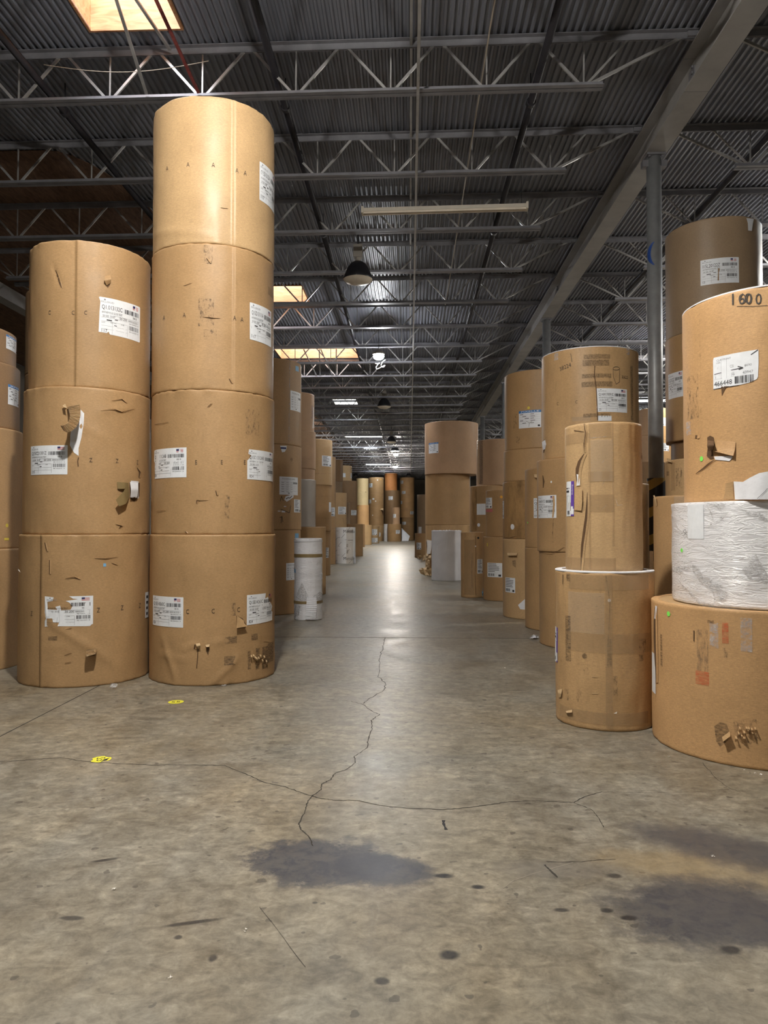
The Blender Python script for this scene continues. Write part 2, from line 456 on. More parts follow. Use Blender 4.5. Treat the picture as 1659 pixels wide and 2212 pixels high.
class Flat:
    """flat shapes in (u,v) metres, later wrapped onto a roll or laid on a surface"""
    def __init__(s): s.v = []; s.f = []
    def rect(s, u0, v0, u1, v1):
        o = len(s.v); s.v += [(u0, v0), (u1, v0), (u1, v1), (u0, v1)]; s.f.append((o, o+1, o+2, o+3))
    def poly(s, pts):
        o = len(s.v); s.v += list(pts); s.f.append(tuple(range(o, o+len(pts))))
    def disc(s, u, v, r, n=20, ry=None):
        s.poly([(u + r*math.cos(2*PI*i/n), v + (ry or r)*math.sin(2*PI*i/n)) for i in range(n)])
    def text(s, t, u, v, h, width=None, wide=1.0, rot=0.0):
        vs, fs = text2d(t)
        if not vs: return
        w = max(x for x, _ in vs)
        kx = (width/(w*h)) if width else wide
        o = len(s.v); c, sn = math.cos(rot), math.sin(rot)
        for x, y in vs:
            a, b = x*h*kx, y*h
            s.v.append((u + a*c - b*sn, v + a*sn + b*c))
        s.f += [tuple(i+o for i in f) for f in fs]
    def stroke(s, pts, w):
        for (a, b), (c, d) in zip(pts, pts[1:]):
            dx, dy = c-a, d-b; l = math.hypot(dx, dy) or 1e-6
            nx, ny = -dy/l*w/2, dx/l*w/2
            s.poly([(a+nx, b+ny), (a-nx, b-ny), (c-nx, d-ny), (c+nx, d+ny)])
    def barcode(s, u0, v0, u1, v1, n=26, seed=1):
        rr = random.Random(seed); u = u0; step = (u1-u0)/n
        while u < u1 - 1e-6:
            w = step*rr.choice((0.35, 0.5, 0.75)); s.rect(u, v0, min(u+w, u1), v1); u += step*rr.choice((0.8, 1.0, 1.25))

# ------------------------------------------------------------------ paper rolls
ROLLS = {}
class Roll:
    pass
def circle_front_depth(c, R):
    return min((Vector((c[0] + R*math.sin(a), c[1] - R*math.cos(a), 0)) - Vector((0, 0, 0))).dot(Vector((FWD.x, FWD.y, 0)).normalized()) for a in [i*PI/60 - PI/2 for i in range(61)])
def azim(px, py):
    d = ray(px, py); return math.atan2(d.x, d.y)
def solve(edge, ymid, d):
    if edge[0] == 'L':
        R = edge[2]/2; a = azim(edge[1], ymid) + math.asin(min(0.9, R/d))
    elif edge[0] == 'R':
        R = edge[2]/2; a = azim(edge[1], ymid) - math.asin(min(0.9, R/d))
    else:
        a0, a1 = azim(edge[0], ymid), azim(edge[1], ymid); a = (a0+a1)/2; R = d*math.sin((a1-a0)/2)
    return (d*math.sin(a), d*math.cos(a)), R

def make_roll(key, c, z0, z1, R, mat, label, cap='paper_edge', seg=64, rows=10, amp=0.002, seam=None, creases=(), name='paper_roll', cat='paper roll', group='paper rolls stacked in the warehouse', rim=0.004, capless=False, fold=0.0, paper_rim=False):
    r = Roll(); ROLLS[key] = r
    r.c = c; r.z0 = z0; r.z1 = z1; r.R = R; h = z1 - z0; r.h = h
    seed = (hash(key) if False else sum(ord(ch)*(i+3) for i, ch in enumerate(key))) % 997
    off = Vector((seed*1.7, seed*0.9, seed*0.3))
    sa = seam
    def disp(phi, z):
        p = Vector((math.sin(phi)*2.2, math.cos(phi)*2.2, z*2.0)) + off
        v = amp*noise.noise(p) * 1.2 + amp*0.7*noise.noise(p*3.1)
        e = min(z, h - z)
        if e < 0.06:
            v += rim*(1 - e/0.06)**2*noise.noise(Vector((math.sin(phi)*9, math.cos(phi)*9, (0 if z < h/2 else 7))) + off)
        if sa is not None:
            dphi = (phi - sa + PI) % (2*PI) - PI
            if 0 <= dphi < 0.9: v += 0.005*(1 - dphi/0.9)
        for (p0, q0, p1, q1, wd, ht) in creases:
            ax, ay, bx, by = p0*R, q0, p1*R, q1
            px, py = phi*R, z
            t = ((px-ax)*(bx-ax) + (py-ay)*(by-ay))/max(1e-9, (bx-ax)**2 + (by-ay)**2)
            t = min(1, max(0, t)); dd = math.hypot(px-ax-t*(bx-ax), py-ay-t*(by-ay))
            if dd < 3*wd: v += ht*math.exp(-(dd/wd)**2)*(0.35 + 0.65*math.sin(PI*min(1, max(0, t*0.9+0.1))))
        if fold:
            q = Vector((phi*R*2.0, z*9.0, 0)) + off
            v += fold*(1 - 2*abs(noise.noise(q + Vector((noise.noise(q*.6)*2, noise.noise(q*.5)*2, 0)))))*0.5
            v += fold*0.5*(1 - 2*abs(noise.noise(q*2.3)))*0.5
        return v
    r.disp = disp
    root = thing(name, label, cat, (c[0], c[1], z0), group); r.root = root
    angs = [-PI + 2*PI*i/seg for i in range(seg)]
    if sa is not None: angs = sorted([a for a in angs if abs(a - sa) > 1.2*PI/seg] + [sa - 0.002, sa + 0.0005])
    zs = [0.0, 0.006, 0.02, 0.045] + [0.045 + (h-0.09)*(i+1)/rows for i in range(rows-1)] + [h-0.045, h-0.02, h-0.006, h]
    vs = []; n = len(angs)
    for k, z in enumerate(zs):
        ins = 0.006 if k in (0, len(zs)-1) else 0.0
        for a in angs:
            rr = R - ins + disp(a, z) - 0.0008
            vs.append((rr*math.sin(a), -rr*math.cos(a), z))
    fs = []
    for k in range(len(zs)-1):
        for i in range(n):
            j = (i+1) % n
            fs.append((k*n+i, k*n+j, (k+1)*n+j, (k+1)*n+i))
    # folded rim on both ends
    kt = len(vs)
    for a in angs: vs.append(((R-0.05)*math.sin(a), -(R-0.05)*math.cos(a), h-0.003))
    for i in range(n):
        j = (i+1) % n; fs.append(((len(zs)-1)*n+i, (len(zs)-1)*n+j, kt+j, kt+i))
    fs.append(tuple(range(n-1, -1, -1)))
    m = MB(); m.v = vs; m.f = fs
    r.wrapper = m.build('wrapper', mat, root, smooth=True)
    e = MB(); e.disc((0, 0, h-0.0045), R-0.02, 48)
    r.cap = e.build('end_cap', cap, root)
    if paper_rim:
        q = MB(); q.lathe([(R-.045, h-.003), (R-.045, h+.006), (R-.004, h+.006), (R+.001, h+.003), (R+.001, h-.004)], 96); q.build('paper_rim', 'paper_white', root, smooth=False)
    return r

def hit(r, px, py):
    """pixel -> (phi, z) on a roll's side; clamps to the silhouette"""
    d = ray(px, py); o = CO
    dx, dy = d.x, d.y; ox, oy = o.x - r.c[0], o.y - r.c[1]
    A = dx*dx + dy*dy; B = 2*(ox*dx + oy*dy); C = ox*ox + oy*oy - r.R**2
    D = B*B - 4*A*C
    t = (-B - math.sqrt(D))/(2*A) if D > 0 else -B/(2*A)
    p = o + d*t
    return math.atan2(p.x - r.c[0], -(p.y - r.c[1])), p.z - r.z0

def wrap(r, fl, phi0, z0, name, mat, parent=None, off=0.0016, step=0.035, outf=None):
    """wrap a Flat around the roll, u to the right as seen from outside"""
    bm = bmesh.new()
    vv = [bm.verts.new((u, v, 0)) for u, v in fl.v]
    for f in fl.f:
        try: bm.faces.new([vv[i] for i in f])
        except ValueError: pass
    if not bm.faces:
        bm.free(); return None
    u0 = min(v[0] for v in fl.v); u1 = max(v[0] for v in fl.v)
    if step and u1 - u0 > step:
        k = int((u1-u0)/step)
        for i in range(1, k+1):
            g = bm.verts[:] + bm.edges[:] + bm.faces[:]
            bmesh.ops.bisect_plane(bm, geom=g, plane_co=(u0 + (u1-u0)*i/(k+1), 0, 0), plane_no=(1, 0, 0))
    for v in bm.verts:
        u, w = v.co.x, v.co.y
        phi = phi0 + u/r.R; z = z0 + w
        rr = r.R + r.disp(phi, min(max(z, 0), r.h)) + off + (outf(u, w) if outf else 0)
        v.co = (rr*math.sin(phi), -rr*math.cos(phi), z)
    me = bpy.data.meshes.new(name); bm.normal_update(); bm.to_mesh(me); bm.free()
    me.materials.append(MATS[mat])
    o = bpy.data.objects.new(name, me); COL.objects.link(o); o.parent = parent or r.root
    return o

def px_rect(r, x0, y0, x1, y1):
    xm, ym = (x0+x1)/2, (y0+y1)/2
    pc, zc = hit(r, xm, ym)
    pl, _ = hit(r, x0, ym); pr, _ = hit(r, x1, ym)
    _, zt = hit(r, xm, y0); _, zb = hit(r, xm, y1)
    return pl, pr, zb, zt

def label(r, box, kind='mill', ident='', num='', seed=1, torn=None, w=None):
    pl, pr, zb, zt = px_rect(r, *box)
    wd = (pr-pl)*r.R; ht = zt-zb
    if w: 
        if w > 0: wd = w
        else: pl = pr + w/r.R; wd = -w
    fl = Flat()
    if torn:
        fl.poly([(wd*a, ht*b) for a, b in torn])
    else:
        k = 0.012*ht
        fl.poly([(k, 0), (wd-k, 0), (wd, k), (wd, ht-k), (wd-k, ht), (k, ht), (0, ht-k), (0, k)])
    lb = wrap(r, fl, pl, zb, 'shipping_label', 'label_white')
    def X(t): return t*wd
    def Y(t): return t*ht
    if kind == 'blank': return lb
    if kind == 'mill':
        t = Flat()
        if ident: t.text(ident, X(.06), Y(.665), Y(.135), width=X(.44))
        t.text('ANTHEM PLUS GLOSS TEXT', X(.06), Y(.575), Y(.055), width=X(.44))
        t.text('50 500  50187', X(.08), Y(.475), Y(.06), width=X(.26))
        t.text('50 200', X(.44), Y(.475), Y(.06), width=X(.18))
        t.text('BB B', X(.78), Y(.585), Y(.05), width=X(.10))
        t.text('0005262223-1', X(.65), Y(.47), Y(.05), width=X(.28))
        t.rect(X(.16), Y(.385), X(.27), Y(.415)); t.rect(X(.33), Y(.43), X(.40), Y(.45)); t.rect(X(.32), Y(.27), X(.38), Y(.29))
        t.text('LOT', X(.06), Y(.31), Y(.035)); t.text('360 974', X(.24), Y(.325), Y(.035)); t.text('3 40', X(.48), Y(.325), Y(.035))
        t.text('BB 5262223 / B', X(.68), Y(.41), Y(.03), width=X(.26)); t.text('BB 5262223 / B', X(.68), Y(.19), Y(.03), width=X(.26))
        if num: t.text(num, X(.06), Y(.06), Y(.09), wide=.85)
        for v in (.46, .36, .24, .15): t.rect(X(.05), Y(v), X(.63), Y(v)+.0012)
        for u in (.28, .63): t.rect(X(u), Y(.05), X(u)+.0012, Y(.36))
        t.rect(X(.30), Y(.54), X(.95), Y(.54)+.0012)
        wrap(r, t, pl, zb, 'printed_text', 'ink', lb, off=0.0026, step=0.05)
        g = Flat(); g.text('BILLERUD', X(.05), Y(.86), Y(.045), wide=1.2); g.disc(X(.12), Y(.94), Y(.022))
        wrap(r, g, pl, zb, 'mill_name', 'ink_grey', lb, off=0.0026, step=0)
        b = Flat(); b.barcode(X(.55), Y(.67), X(.95), Y(.79), 30, seed); wrap(r, b, pl, zb, 'barcode', 'ink', lb, off=0.0026, step=0)
        b = Flat(); b.barcode(X(.67), Y(.25), X(.95), Y(.37), 30, seed+5); wrap(r, b, pl, zb, 'barcode', 'ink', lb, off=0.0026, step=0)
        f1 = Flat()
        for i in range(4): f1.rect(X(.77), Y(.845+.028*i), X(.93), Y(.845+.028*i+.015))
        fo = wrap(r, f1, pl, zb, 'printed_flag', 'red_ink', lb, off=0.0025, step=0)
        f2 = Flat(); f2.rect(X(.77), Y(.895), X(.835), Y(.955)); wrap(r, f2, pl, zb, 'printed_flag', 'navy_ink', lb, off=0.0029, step=0)
    elif kind == 'blue':
        f = Flat(); f.rect(0, Y(.86), X(1), Y(1)); wrap(r, f, pl, zb, 'header_band', 'blue_ink', lb, off=0.0022)
        t = Flat(); t.text(ident or 'PIXELLE', X(.12), Y(.895), Y(.08), width=X(.8)); wrap(r, t, pl, zb, 'printed_text', 'label_white', lb, off=0.003, step=0)
        t = Flat()
        for i, v in enumerate((.74, .62, .50, .38, .24)):
            t.rect(X(.05), Y(v), X(.95), Y(v)+.001)
            t.rect(X(.07+.11*(i % 3)), Y(v+.03), X(.22+.13*(i % 3)), Y(v+.06)); t.rect(X(.55), Y(v+.03), X(.7+.05*(i % 2)), Y(v+.055))
        t.rect(X(.86), Y(.06), X(.95), Y(.16))
        t.stroke([(X(.35), Y(.40)), (X(.5), Y(.28)), (X(.62), Y(.36))], .004); t.stroke([(X(.5), Y(.28)), (X(.48), Y(.05))], .004)
        wrap(r, t, pl, zb, 'printed_lines', 'ink', lb, off=0.0026)
    elif kind == 'phoenix':
        t = Flat(); t.text('PHOENIX', X(.12), Y(.84), Y(.075), width=X(.44)); t.text('PAPER', X(.58), Y(.84), Y(.075), width=X(.2))
        for i, v in enumerate((.66, .54, .42, .30, .16)):
            t.rect(X(.08), Y(v), X(.20), Y(v)+.007); t.rect(X(.30), Y(v), X(.42), Y(v)+.004); t.rect(X(.52), Y(v), X(.62), Y(v)+.004); t.rect(X(.06), Y(v+.05), X(.9), Y(v+.05)+.0015)
        t.rect(X(.66), Y(.62), X(.95), Y(.71)); t.rect(X(.4), Y(.06), X(.47), Y(.12))
        wrap(r, t, pl, zb, 'printed_text', 'ink_grey', lb, off=0.0026)
    elif kind == 'plain':
        t = Flat(); rr = random.Random(seed)
        for i in range(6):
            v = .90 - i*.105; t.rect(X(.08), Y(v), X(.08+rr.uniform(.3, .8)), Y(v+.05))
        wrap(r, t, pl, zb, 'printed_lines', 'ink_grey', lb, off=0.003)
        b = Flat(); b.barcode(X(.1), Y(.08), X(.55), Y(.26), 14, seed); b.rect(X(.78), Y(.06), X(.93), Y(.20)); wrap(r, b, pl, zb, 'barcode', 'ink', lb, off=0.003)
    elif kind == 'purple':
        f = Flat(); f.rect(X(.70), 0, X(1), Y(1)); wrap(r, f, pl, zb, 'purple_band', 'purple_ink', lb, off=0.0022)
        f = Flat(); f.rect(X(.72), Y(.05), X(.98), Y(.28)); wrap(r, f, pl, zb, 'white_panel', 'label_white', lb, off=0.0028)
        t = Flat(); t.text('Enduring', X(.93), Y(.62), X(.16), width=Y(.28), rot=PI/2); wrap(r, t, pl, zb, 'printed_text', 'label_white', lb, off=0.003, step=0)
        t = Flat(); t.rect(X(.1), Y(.78), X(.3), Y(.82)); t.rect(X(.4), Y(.78), X(.6), Y(.82)); t.rect(X(.1), Y(.68), X(.55), Y(.74)); t.rect(X(.15), Y(.2), X(.17), Y(.58)); t.rect(X(.6), Y(.2), X(.62), Y(.58)); t.rect(X(.15), Y(.58), X(.62), Y(.585))
        t.barcode(X(.2), Y(.05), X(.55), Y(.16), 8, 3); wrap(r, t, pl, zb, 'printed_lines', 'ink', lb, off=0.0026)
    return lb

def dot(r, px, py, rp, mat, name='dot_sticker', ry=None):
    p0, z0 = hit(r, px, py); p1, _ = hit(r, px+rp, py); _, z1 = hit(r, px, py-(ry or rp))
    f = Flat(); f.disc(0, 0, abs(z1-z0)); return wrap(r, f, p0, z0, name, mat, off=0.002, step=0)
def ppoly(r, pts, name, mat, off=0.0018, step=0.03, parent=None):
    q = [hit(r, x, y) for x, y in pts]; p0, z0 = q[0]
    f = Flat(); f.poly([((p-p0)*r.R, z-z0) for p, z in q]); return wrap(r, f, p0, z0, name, mat, off=off, step=step, parent=parent)
def pstroke(r, pts, wpx, name, mat, off=0.002, parent=None):
    q = [hit(r, x, y) for x, y in pts]; p0, z0 = q[0]
    _, za = hit(r, pts[0][0], pts[0][1]); _, zb = hit(r, pts[0][0], pts[0][1]+1); k = abs(za-zb)
    f = Flat(); f.stroke([((p-p0)*r.R, z-z0) for p, z in q], wpx*k); return wrap(r, f, p0, z0, name, mat, off=off, parent=parent)
def ptext(r, s, px, py, hpx, name='stamped_letter', mat='ink_stamp', rot=0.0, wide=0.75):
    p0, z0 = hit(r, px, py); _, z1 = hit(r, px, py-hpx)
    f = Flat(); f.text(s, 0, 0, z1-z0, wide=wide, rot=rot); return wrap(r, f, p0, z0, name, mat, off=0.002, step=0.05)
def prect(r, x0, y0, x1, y1, name, mat, off=0.0016):
    pl, pr, zb, zt = px_rect(r, x0, y0, x1, y1); f = Flat(); f.rect(0, 0, (pr-pl)*r.R, zt-zb); return wrap(r, f, pl, zb, name, mat, off=off)
def slit(r, pts, wmax, name='tear'):
    """dark open tear running along px points, widest in the middle, with a lifted lip beside it"""
    n = len(pts); Lf, Rt = [], []
    for i, (x, y) in enumerate(pts):
        w = wmax*math.sin(PI*(i+0.35)/(n-0.3))/2
        Lf.append((x-w, y)); Rt.append((x+w, y))
    o = ppoly(r, Lf + Rt[::-1], name, 'kraft_inside', off=0.0017)
    sheet(r, [(x, y, x+wmax*0.6+1.0, y, 0.009*math.sin(PI*(i+.35)/(n-.3))) for i, (x, y) in enumerate(Rt)], 'torn_lip', MAT_OF.get(id(r), 'kraft'), lip=True)
    return o
MAT_OF = {}
def sheet(r, rows, name, mat, ribs=0, ribh=0.006, sub=4, lip=False, parent=None, mat2=None):
    """loose sheet: rows of (ax,ay,bx,by,out[,out2]) pixels with distance lifted off the roll"""
    pts = []
    R2 = []
    for a, b in zip(rows, rows[1:]):
        for s in range(sub):
            t = s/sub; R2.append([a[i]*(1-t) + b[i]*t for i in range(4)] + [a[4]*(1-t) + b[4]*t, (a[5] if len(a) > 5 else a[4])*(1-t) + (b[5] if len(b) > 5 else b[4])*t])
    a = rows[-1]; R2.append(list(a[:5]) + [a[5] if len(a) > 5 else a[4]])
    m = MB(); nc = 5; k = len(R2)
    for i, (ax, ay, bx, by, o1, o2) in enumerate(R2):
        for j in range(nc):
            t = j/(nc-1); x = ax*(1-t) + bx*t; y = ay*(1-t) + by*t
            if lip: o = o1*(1-t)
            else: o = o1*(1-t) + o2*t
            phi, z = hit(r, x, y)
            rr = r.R + r.disp(phi, min(max(z, 0), r.h)) + 0.002
            lift = o + (ribh*(0.5 + 0.5*math.sin(2*PI*ribs*i/(k-1))) if ribs else 0)
            m.v.append(Vector((rr*math.sin(phi), -rr*math.cos(phi), z)) - ray(x, y)*lift)
    for i in range(k-1):
        for j in range(nc-1): m.f.append((i*nc+j, i*nc+j+1, (i+1)*nc+j+1, (i+1)*nc+j))
    return m.build(name, mat, parent or r.root, smooth=not ribs)

def stack(key, by, rolls, seg=64, rows=10, depth=None, **kw):
    """rolls bottom->top: (edge, ytop_px, material, label, opts)"""
    Zf = depth if depth else CAMH*F/(by - VY)
    edge = rolls[0][0]
    lo, hi = Zf*0.9, Zf*1.6 + 2
    for _ in range(50):
        d = (lo+hi)/2; c, R = solve(edge, (VY + (by or VY+CAMH*F/Zf))/2, d)
        if circle_front_depth(c, R) < Zf: lo = d
        else: hi = d
    z = 0.0; out = []; yb = by
    for i, (edge, yt, mat, lab, op) in enumerate(rolls):
        ymid = (yt + (yb or yt+60))/2
        dd = d + op.get('dd', 0.0)
        c, R = solve(edge, ymid, dd)
        Zr = circle_front_depth(c, R)
        z1 = CAMH + (VY - yt)*Zr/F
        o = dict(kw); o.update({k: v for k, v in op.items() if k not in ('dd', 'cr')})
        ky = key + str(i)
        if 'cr' in op:
            tmp = Roll(); tmp.c = c; tmp.R = R; tmp.z0 = z
            cr = []
            for (xa, ya, xb, yb2, wd, ht) in op['cr']:
                p0, q0 = hit(tmp, xa, ya); p1, q1 = hit(tmp, xb, yb2); cr.append((p0, q0, p1, q1, wd, ht))
            o['creases'] = cr
        if 'seampx' in op:
            tmp = Roll(); tmp.c = c; tmp.R = R; tmp.z0 = z
            o['seam'] = hit(tmp, *o.pop('seampx'))[0]
        r = make_roll(ky, c, z, z1, R, mat, lab, seg=o.pop('seg', seg), rows=o.pop('rows', rows), **o)
        MAT_OF[id(r)] = mat
        out.append(r); z = z1; yb = yt
    return out

# ------------------------------------------------------------------ building shell
DECKZ = CAMH + 5.80
XL0, XR0, YB, YF = -14.0, 16.5, -14.0, 80.0
SKYL = [(-3.72, -2.66, 5.9, 8.30), (-5.0, -2.6, 17.4, 18.6), (-4.4, -1.72, 23.6, 24.9), (-3.5, -2.45, 33.1, 34.4), (-4.2, -1.7, 45.8, 47.1),
        (-3.4, -2.4, 53.0, 54.2), (-3.4, -2.35, 59.6, 60.8), (-4.05, -1.6, 67.2, 68.4), (9.9, 12.3, 33.0, 34.2), (-3.72, -2.66, -6.4, -4.0), (7.5, 9.9, 12.0, 13.2)]  # last two skylights are out of view, added for extra light

fl = MB(); fl.add([(XL0, YB, 0), (XR0, YB, 0), (XR0, YF, 0), (XL0, YF, 0)], [(0, 1, 2, 3)])
floor = structure(fl.build('floor', 'polished_concrete'), 'worn polished grey brown concrete warehouse floor')
for nm, p in (('wall_far', [(XL0, YF, 0), (XR0, YF, 0), (XR0, YF, DECKZ+.1), (XL0, YF, DECKZ+.1)]), ('wall_back', [(XR0, YB, 0), (XL0, YB, 0), (XL0, YB, DECKZ+.1), (XR0, YB, DECKZ+.1)]),
              ('wall_left', [(XL0, YB, 0), (XL0, YF, 0), (XL0, YF, DECKZ+.1), (XL0, YB, DECKZ+.1)]), ('wall_right', [(XR0, YF, 0), (XR0, YB, 0), (XR0, YB, DECKZ+.1), (XR0, YF, DECKZ+.1)])):
    w = MB(); w.add(p, [(0, 1, 2, 3)]); structure(w.build(nm, 'wall_paint'))

# corrugated roof deck with skylight openings
PIT = 0.0857
def build_deck():
    m = MB()
    ys = sorted(set([YB, YF] + [v for s in SKYL for v in (s[2], s[3])]))
    xs = []; x = XL0
    while x < XR0:
        xs += [(x, 0.0), (x+PIT*.30, 0.0), (x+PIT*.46, .032), (x+PIT*.84, .032)]; x += PIT
    nx = len(xs)
    for y in ys:
        for (xx, zz) in xs: m.v.append((xx, y, DECKZ + zz))
    for j in range(len(ys)-1):
        ym = (ys[j]+ys[j+1])/2
        for i in range(nx-1):
            xm = (xs[i][0]+xs[i+1][0])/2
            if any(s[0] < xm < s[1] and s[2] < ym < s[3] for s in SKYL): continue
            m.f.append((j*nx+i, j*nx+i+1, (j+1)*nx+i+1, (j+1)*nx+i))
    return m
ceil = structure(build_deck().build('ceiling', 'deck_metal'), 'corrugated grey steel roof deck')
# brown insulation facing under the left side of the deck
ins = MB(); pts = [(-13.9, 10.95)]
for i in range(9):
    t = i/8; pts.append((-5.6 + 0.9*math.sin(t*PI/2), 10.95 + 2.6*(1-math.cos(t*PI/2))))
pts += [(-4.7, 79.8), (-13.9, 79.8)]
n = len(pts)
ins.add([(x, y, DECKZ-.012) for x, y in pts] + [(x, y, DECKZ-.002) for x, y in pts], [tuple(range(n-1, -1, -1)), tuple(range(n, 2*n))] + [(i, (i+1) % n, n+(i+1) % n, n+i) for i in range(n)])
o = ins.build('insulation_facing', 'insulation', ceil); o['label'] = 'brown fibrous insulation under the left side of the roof'

for i, (x0, x1, y0, y1) in enumerate(SKYL):
    t = 0.03; h = 1.0 if i < 3 else 0.62
    wd = bpy.data.objects.new('window_%d' % (i+1), None); COL.objects.link(wd); wd['kind'] = 'structure'
    wd.location = (0, 0, 0); wd['label'] = 'skylight opening with plywood lined sides'
    m = MB()
    m.box((x0-t/2, (y0+y1)/2, DECKZ+h/2), (t, y1-y0+2*t, h+.02)); m.box((x1+t/2, (y0+y1)/2, DECKZ+h/2), (t, y1-y0+2*t, h+.02))
    m.box(((x0+x1)/2, y0-t/2, DECKZ+h/2), (x1-x0, t, h+.02)); m.box(((x0+x1)/2, y1+t/2, DECKZ+h/2), (x1-x0, t, h+.02))
    m.build('skylight_well', 'plywood' if i < 3 else 'white_lining', wd)
    # domed translucent lens
    q = MB(); nx, ny = 8, 8
    for a in range(nx+1):
        for b in range(ny+1):
            u, v = a/nx, b/ny
            q.v.append((x0-t+(x1-x0+2*t)*u, y0-t+(y1-y0+2*t)*v, DECKZ+h+0.012+0.22*(16*u*(1-u)*v*(1-v))**.6))
    for a in range(nx):
        for b in range(ny):
            k = a*(ny+1)+b; q.f.append((k, k+1, k+ny+2, k+ny+1))
    q.build('skylight_dome', 'near_daylight_lens' if i < 3 else 'daylight_lens', wd, smooth=True)

# ------------------------------------------------------------------ roof steel
CT = CAMH + 5.78; CB = CAMH + 5.16
SKEW = -0.0133
JY = [6.55 + 2.05*i for i in range(36)]
NODES_M = [2.05 - 1.137*i for i in range(10)]
NODES_R = [4.90 + 1.137*i for i in range(10)]
def joist_parts(nodes, xa, xb, split):
    """xa,xb = seat ends (left,right); returns list of (name, mat, mesh)"""
    nodes = sorted(nodes); out = []
    def chord(z, x0, x1, hgt):
        m = MB()
        for s in (-1, 1):
            m.box(((x0+x1)/2, s*.040, z), (x1-x0, .062, .008)); m.box(((x0+x1)/2, s*.010, z + (hgt/2 if z < CB+.1 else -hgt/2)), (x1-x0, .008, hgt))
        return m
    out.append(('top_chord', 'joist_steel', chord(CT, xa, xb, .078)))
    out.append(('bottom_chord', 'joist_steel', chord(CB, nodes[0]-.22, nodes[-1]+.22, .062)))
    bars = []
    zt, zb = CT-.03, CB+.03
    tops = [(a+b)/2 for a, b in zip(nodes, nodes[1:])]
    for a, b, t in zip(nodes, nodes[1:], tops):
        bars.append(((a+.04, 0, zb), (t-.03, 0, zt), .028)); bars.append(((t+.03, 0, zt), (b-.04, 0, zb), .028))
    for k, a in enumerate(nodes):
        bars.append(((a, .01, zb), (a+.004, .01, zt), .017))
    bars.append(((nodes[0]-.05, 0, zb), (xa+.12, 0, zt), .03)); bars.append(((nodes[-1]+.05, 0, zb), (xb-.12, 0, zt), .03))
    bars.append(((nodes[0]-.02, 0, zb), (nodes[0]-.55, 0, zt), .022)); bars.append(((nodes[-1]+.02, 0, zb), (nodes[-1]+.55, 0, zt), .022))
    if split:
        for p, q, w in bars:
            m = MB(); m.bar(p, q, w*1.1, w*.8, (0, 1, 0)); out.append(('web_bar', 'web_steel', m))
    else:
        m = MB()
        for p, q, w in bars: m.bar(p, q, w*1.1, w*.8, (0, 1, 0))
        out.append(('web', 'web_steel', m))
    for x, sg in ((xa, 1), (xb, -1)):
        m = MB(); m.box((x + sg*.06, 0, CT-.04), (.12, .10, .06)); out.append(('bearing_seat', 'joist_steel', m))
    return out
ORD = ['first', 'second', 'third', 'fourth', 'fifth', 'sixth', 'seventh', 'eighth', 'ninth', 'tenth', 'eleventh', 'twelfth']
def joist_family(nodes, xa, xb, side):
    meshes = {}
    for i, y in enumerate(JY):
        near = 1 <= i <= 7
        key = near
        if i == 0:
            lab = 'open web steel roof joist nearest overhead, above the top edge, %s the long girder' % side
        elif i <= 12:
            lab = 'open web steel roof joist %s the long girder, %s one back from the viewer' % (side, ORD[i-1])
        else:
            lab = 'open web steel roof joist in the distant rows %s the long girder' % side
        t = thing('roof_joist', lab, 'roof joist', (0, y, 0), 'roof joists %s the girder' % side)
        t.rotation_euler = (0, 0, SKEW)
        if key not in meshes:
            meshes[key] = [m.build(nm, mt, t) for nm, mt, m in joist_parts(nodes, xa, xb, near)]
        else:
            for s in meshes[key]:
                c = s.copy(); COL.objects.link(c); c.parent = t
joist_family(NODES_M, -9.35, 3.36, 'left of')
joist_family(NODES_R, 3.60, 16.3, 'right of')

# long girder on pipe columns
GX = 3.48; GB = CAMH + 5.28; GT = CT - .075
COLY = [10.45 + 8.2*i for i in range(8)]
gy = [-13.5, 0.7] + [8.9 + 8.2*i for i in range(9)]
gy = [y for y in gy if y < 79] + [79.5]
GN = ['above and behind the viewer', 'at the top right, over the near rolls', 'seated on the nearest pipe column', 'between the nearest and the next column', 'past the second pipe column', 'past the third pipe column', 'past the fourth pipe column', 'ahead of the far columns', 'deep in the far bays', 'near the far wall', 'at the far wall']
for i in range(len(gy)-1):
    y0, y1 = gy[i]+.004, gy[i+1]-.004
    t = thing('roof_girder', 'grey painted steel I-beam girder length ' + GN[min(i, len(GN)-1)], 'girder', (GX, y0, 0), 'lengths of the long roof girder')
    l = y1-y0
    m = MB(); m.box((0, l/2, GB+.01), (.30, l, .02)); m.build('bottom_flange', 'beam_paint', t)
    m = MB(); m.box((0, l/2, (GB+GT)/2), (.012, l, GT-GB-.04)); m.build('girder_web', 'beam_paint', t)
    m = MB(); m.box((0, l/2, GT-.01), (.30, l, .02)); m.build('top_flange', 'beam_paint', t)
    m = MB()
    for s in (-1, 1):
        m.box((s*.012, .10, (GB+GT)/2), (.012, .18, .26))
        for k in range(4): m.box((s*.026, .06, GB+.12+.075*k), (.018, .028, .028))
    m.build('splice_plate', 'joist_steel', t)
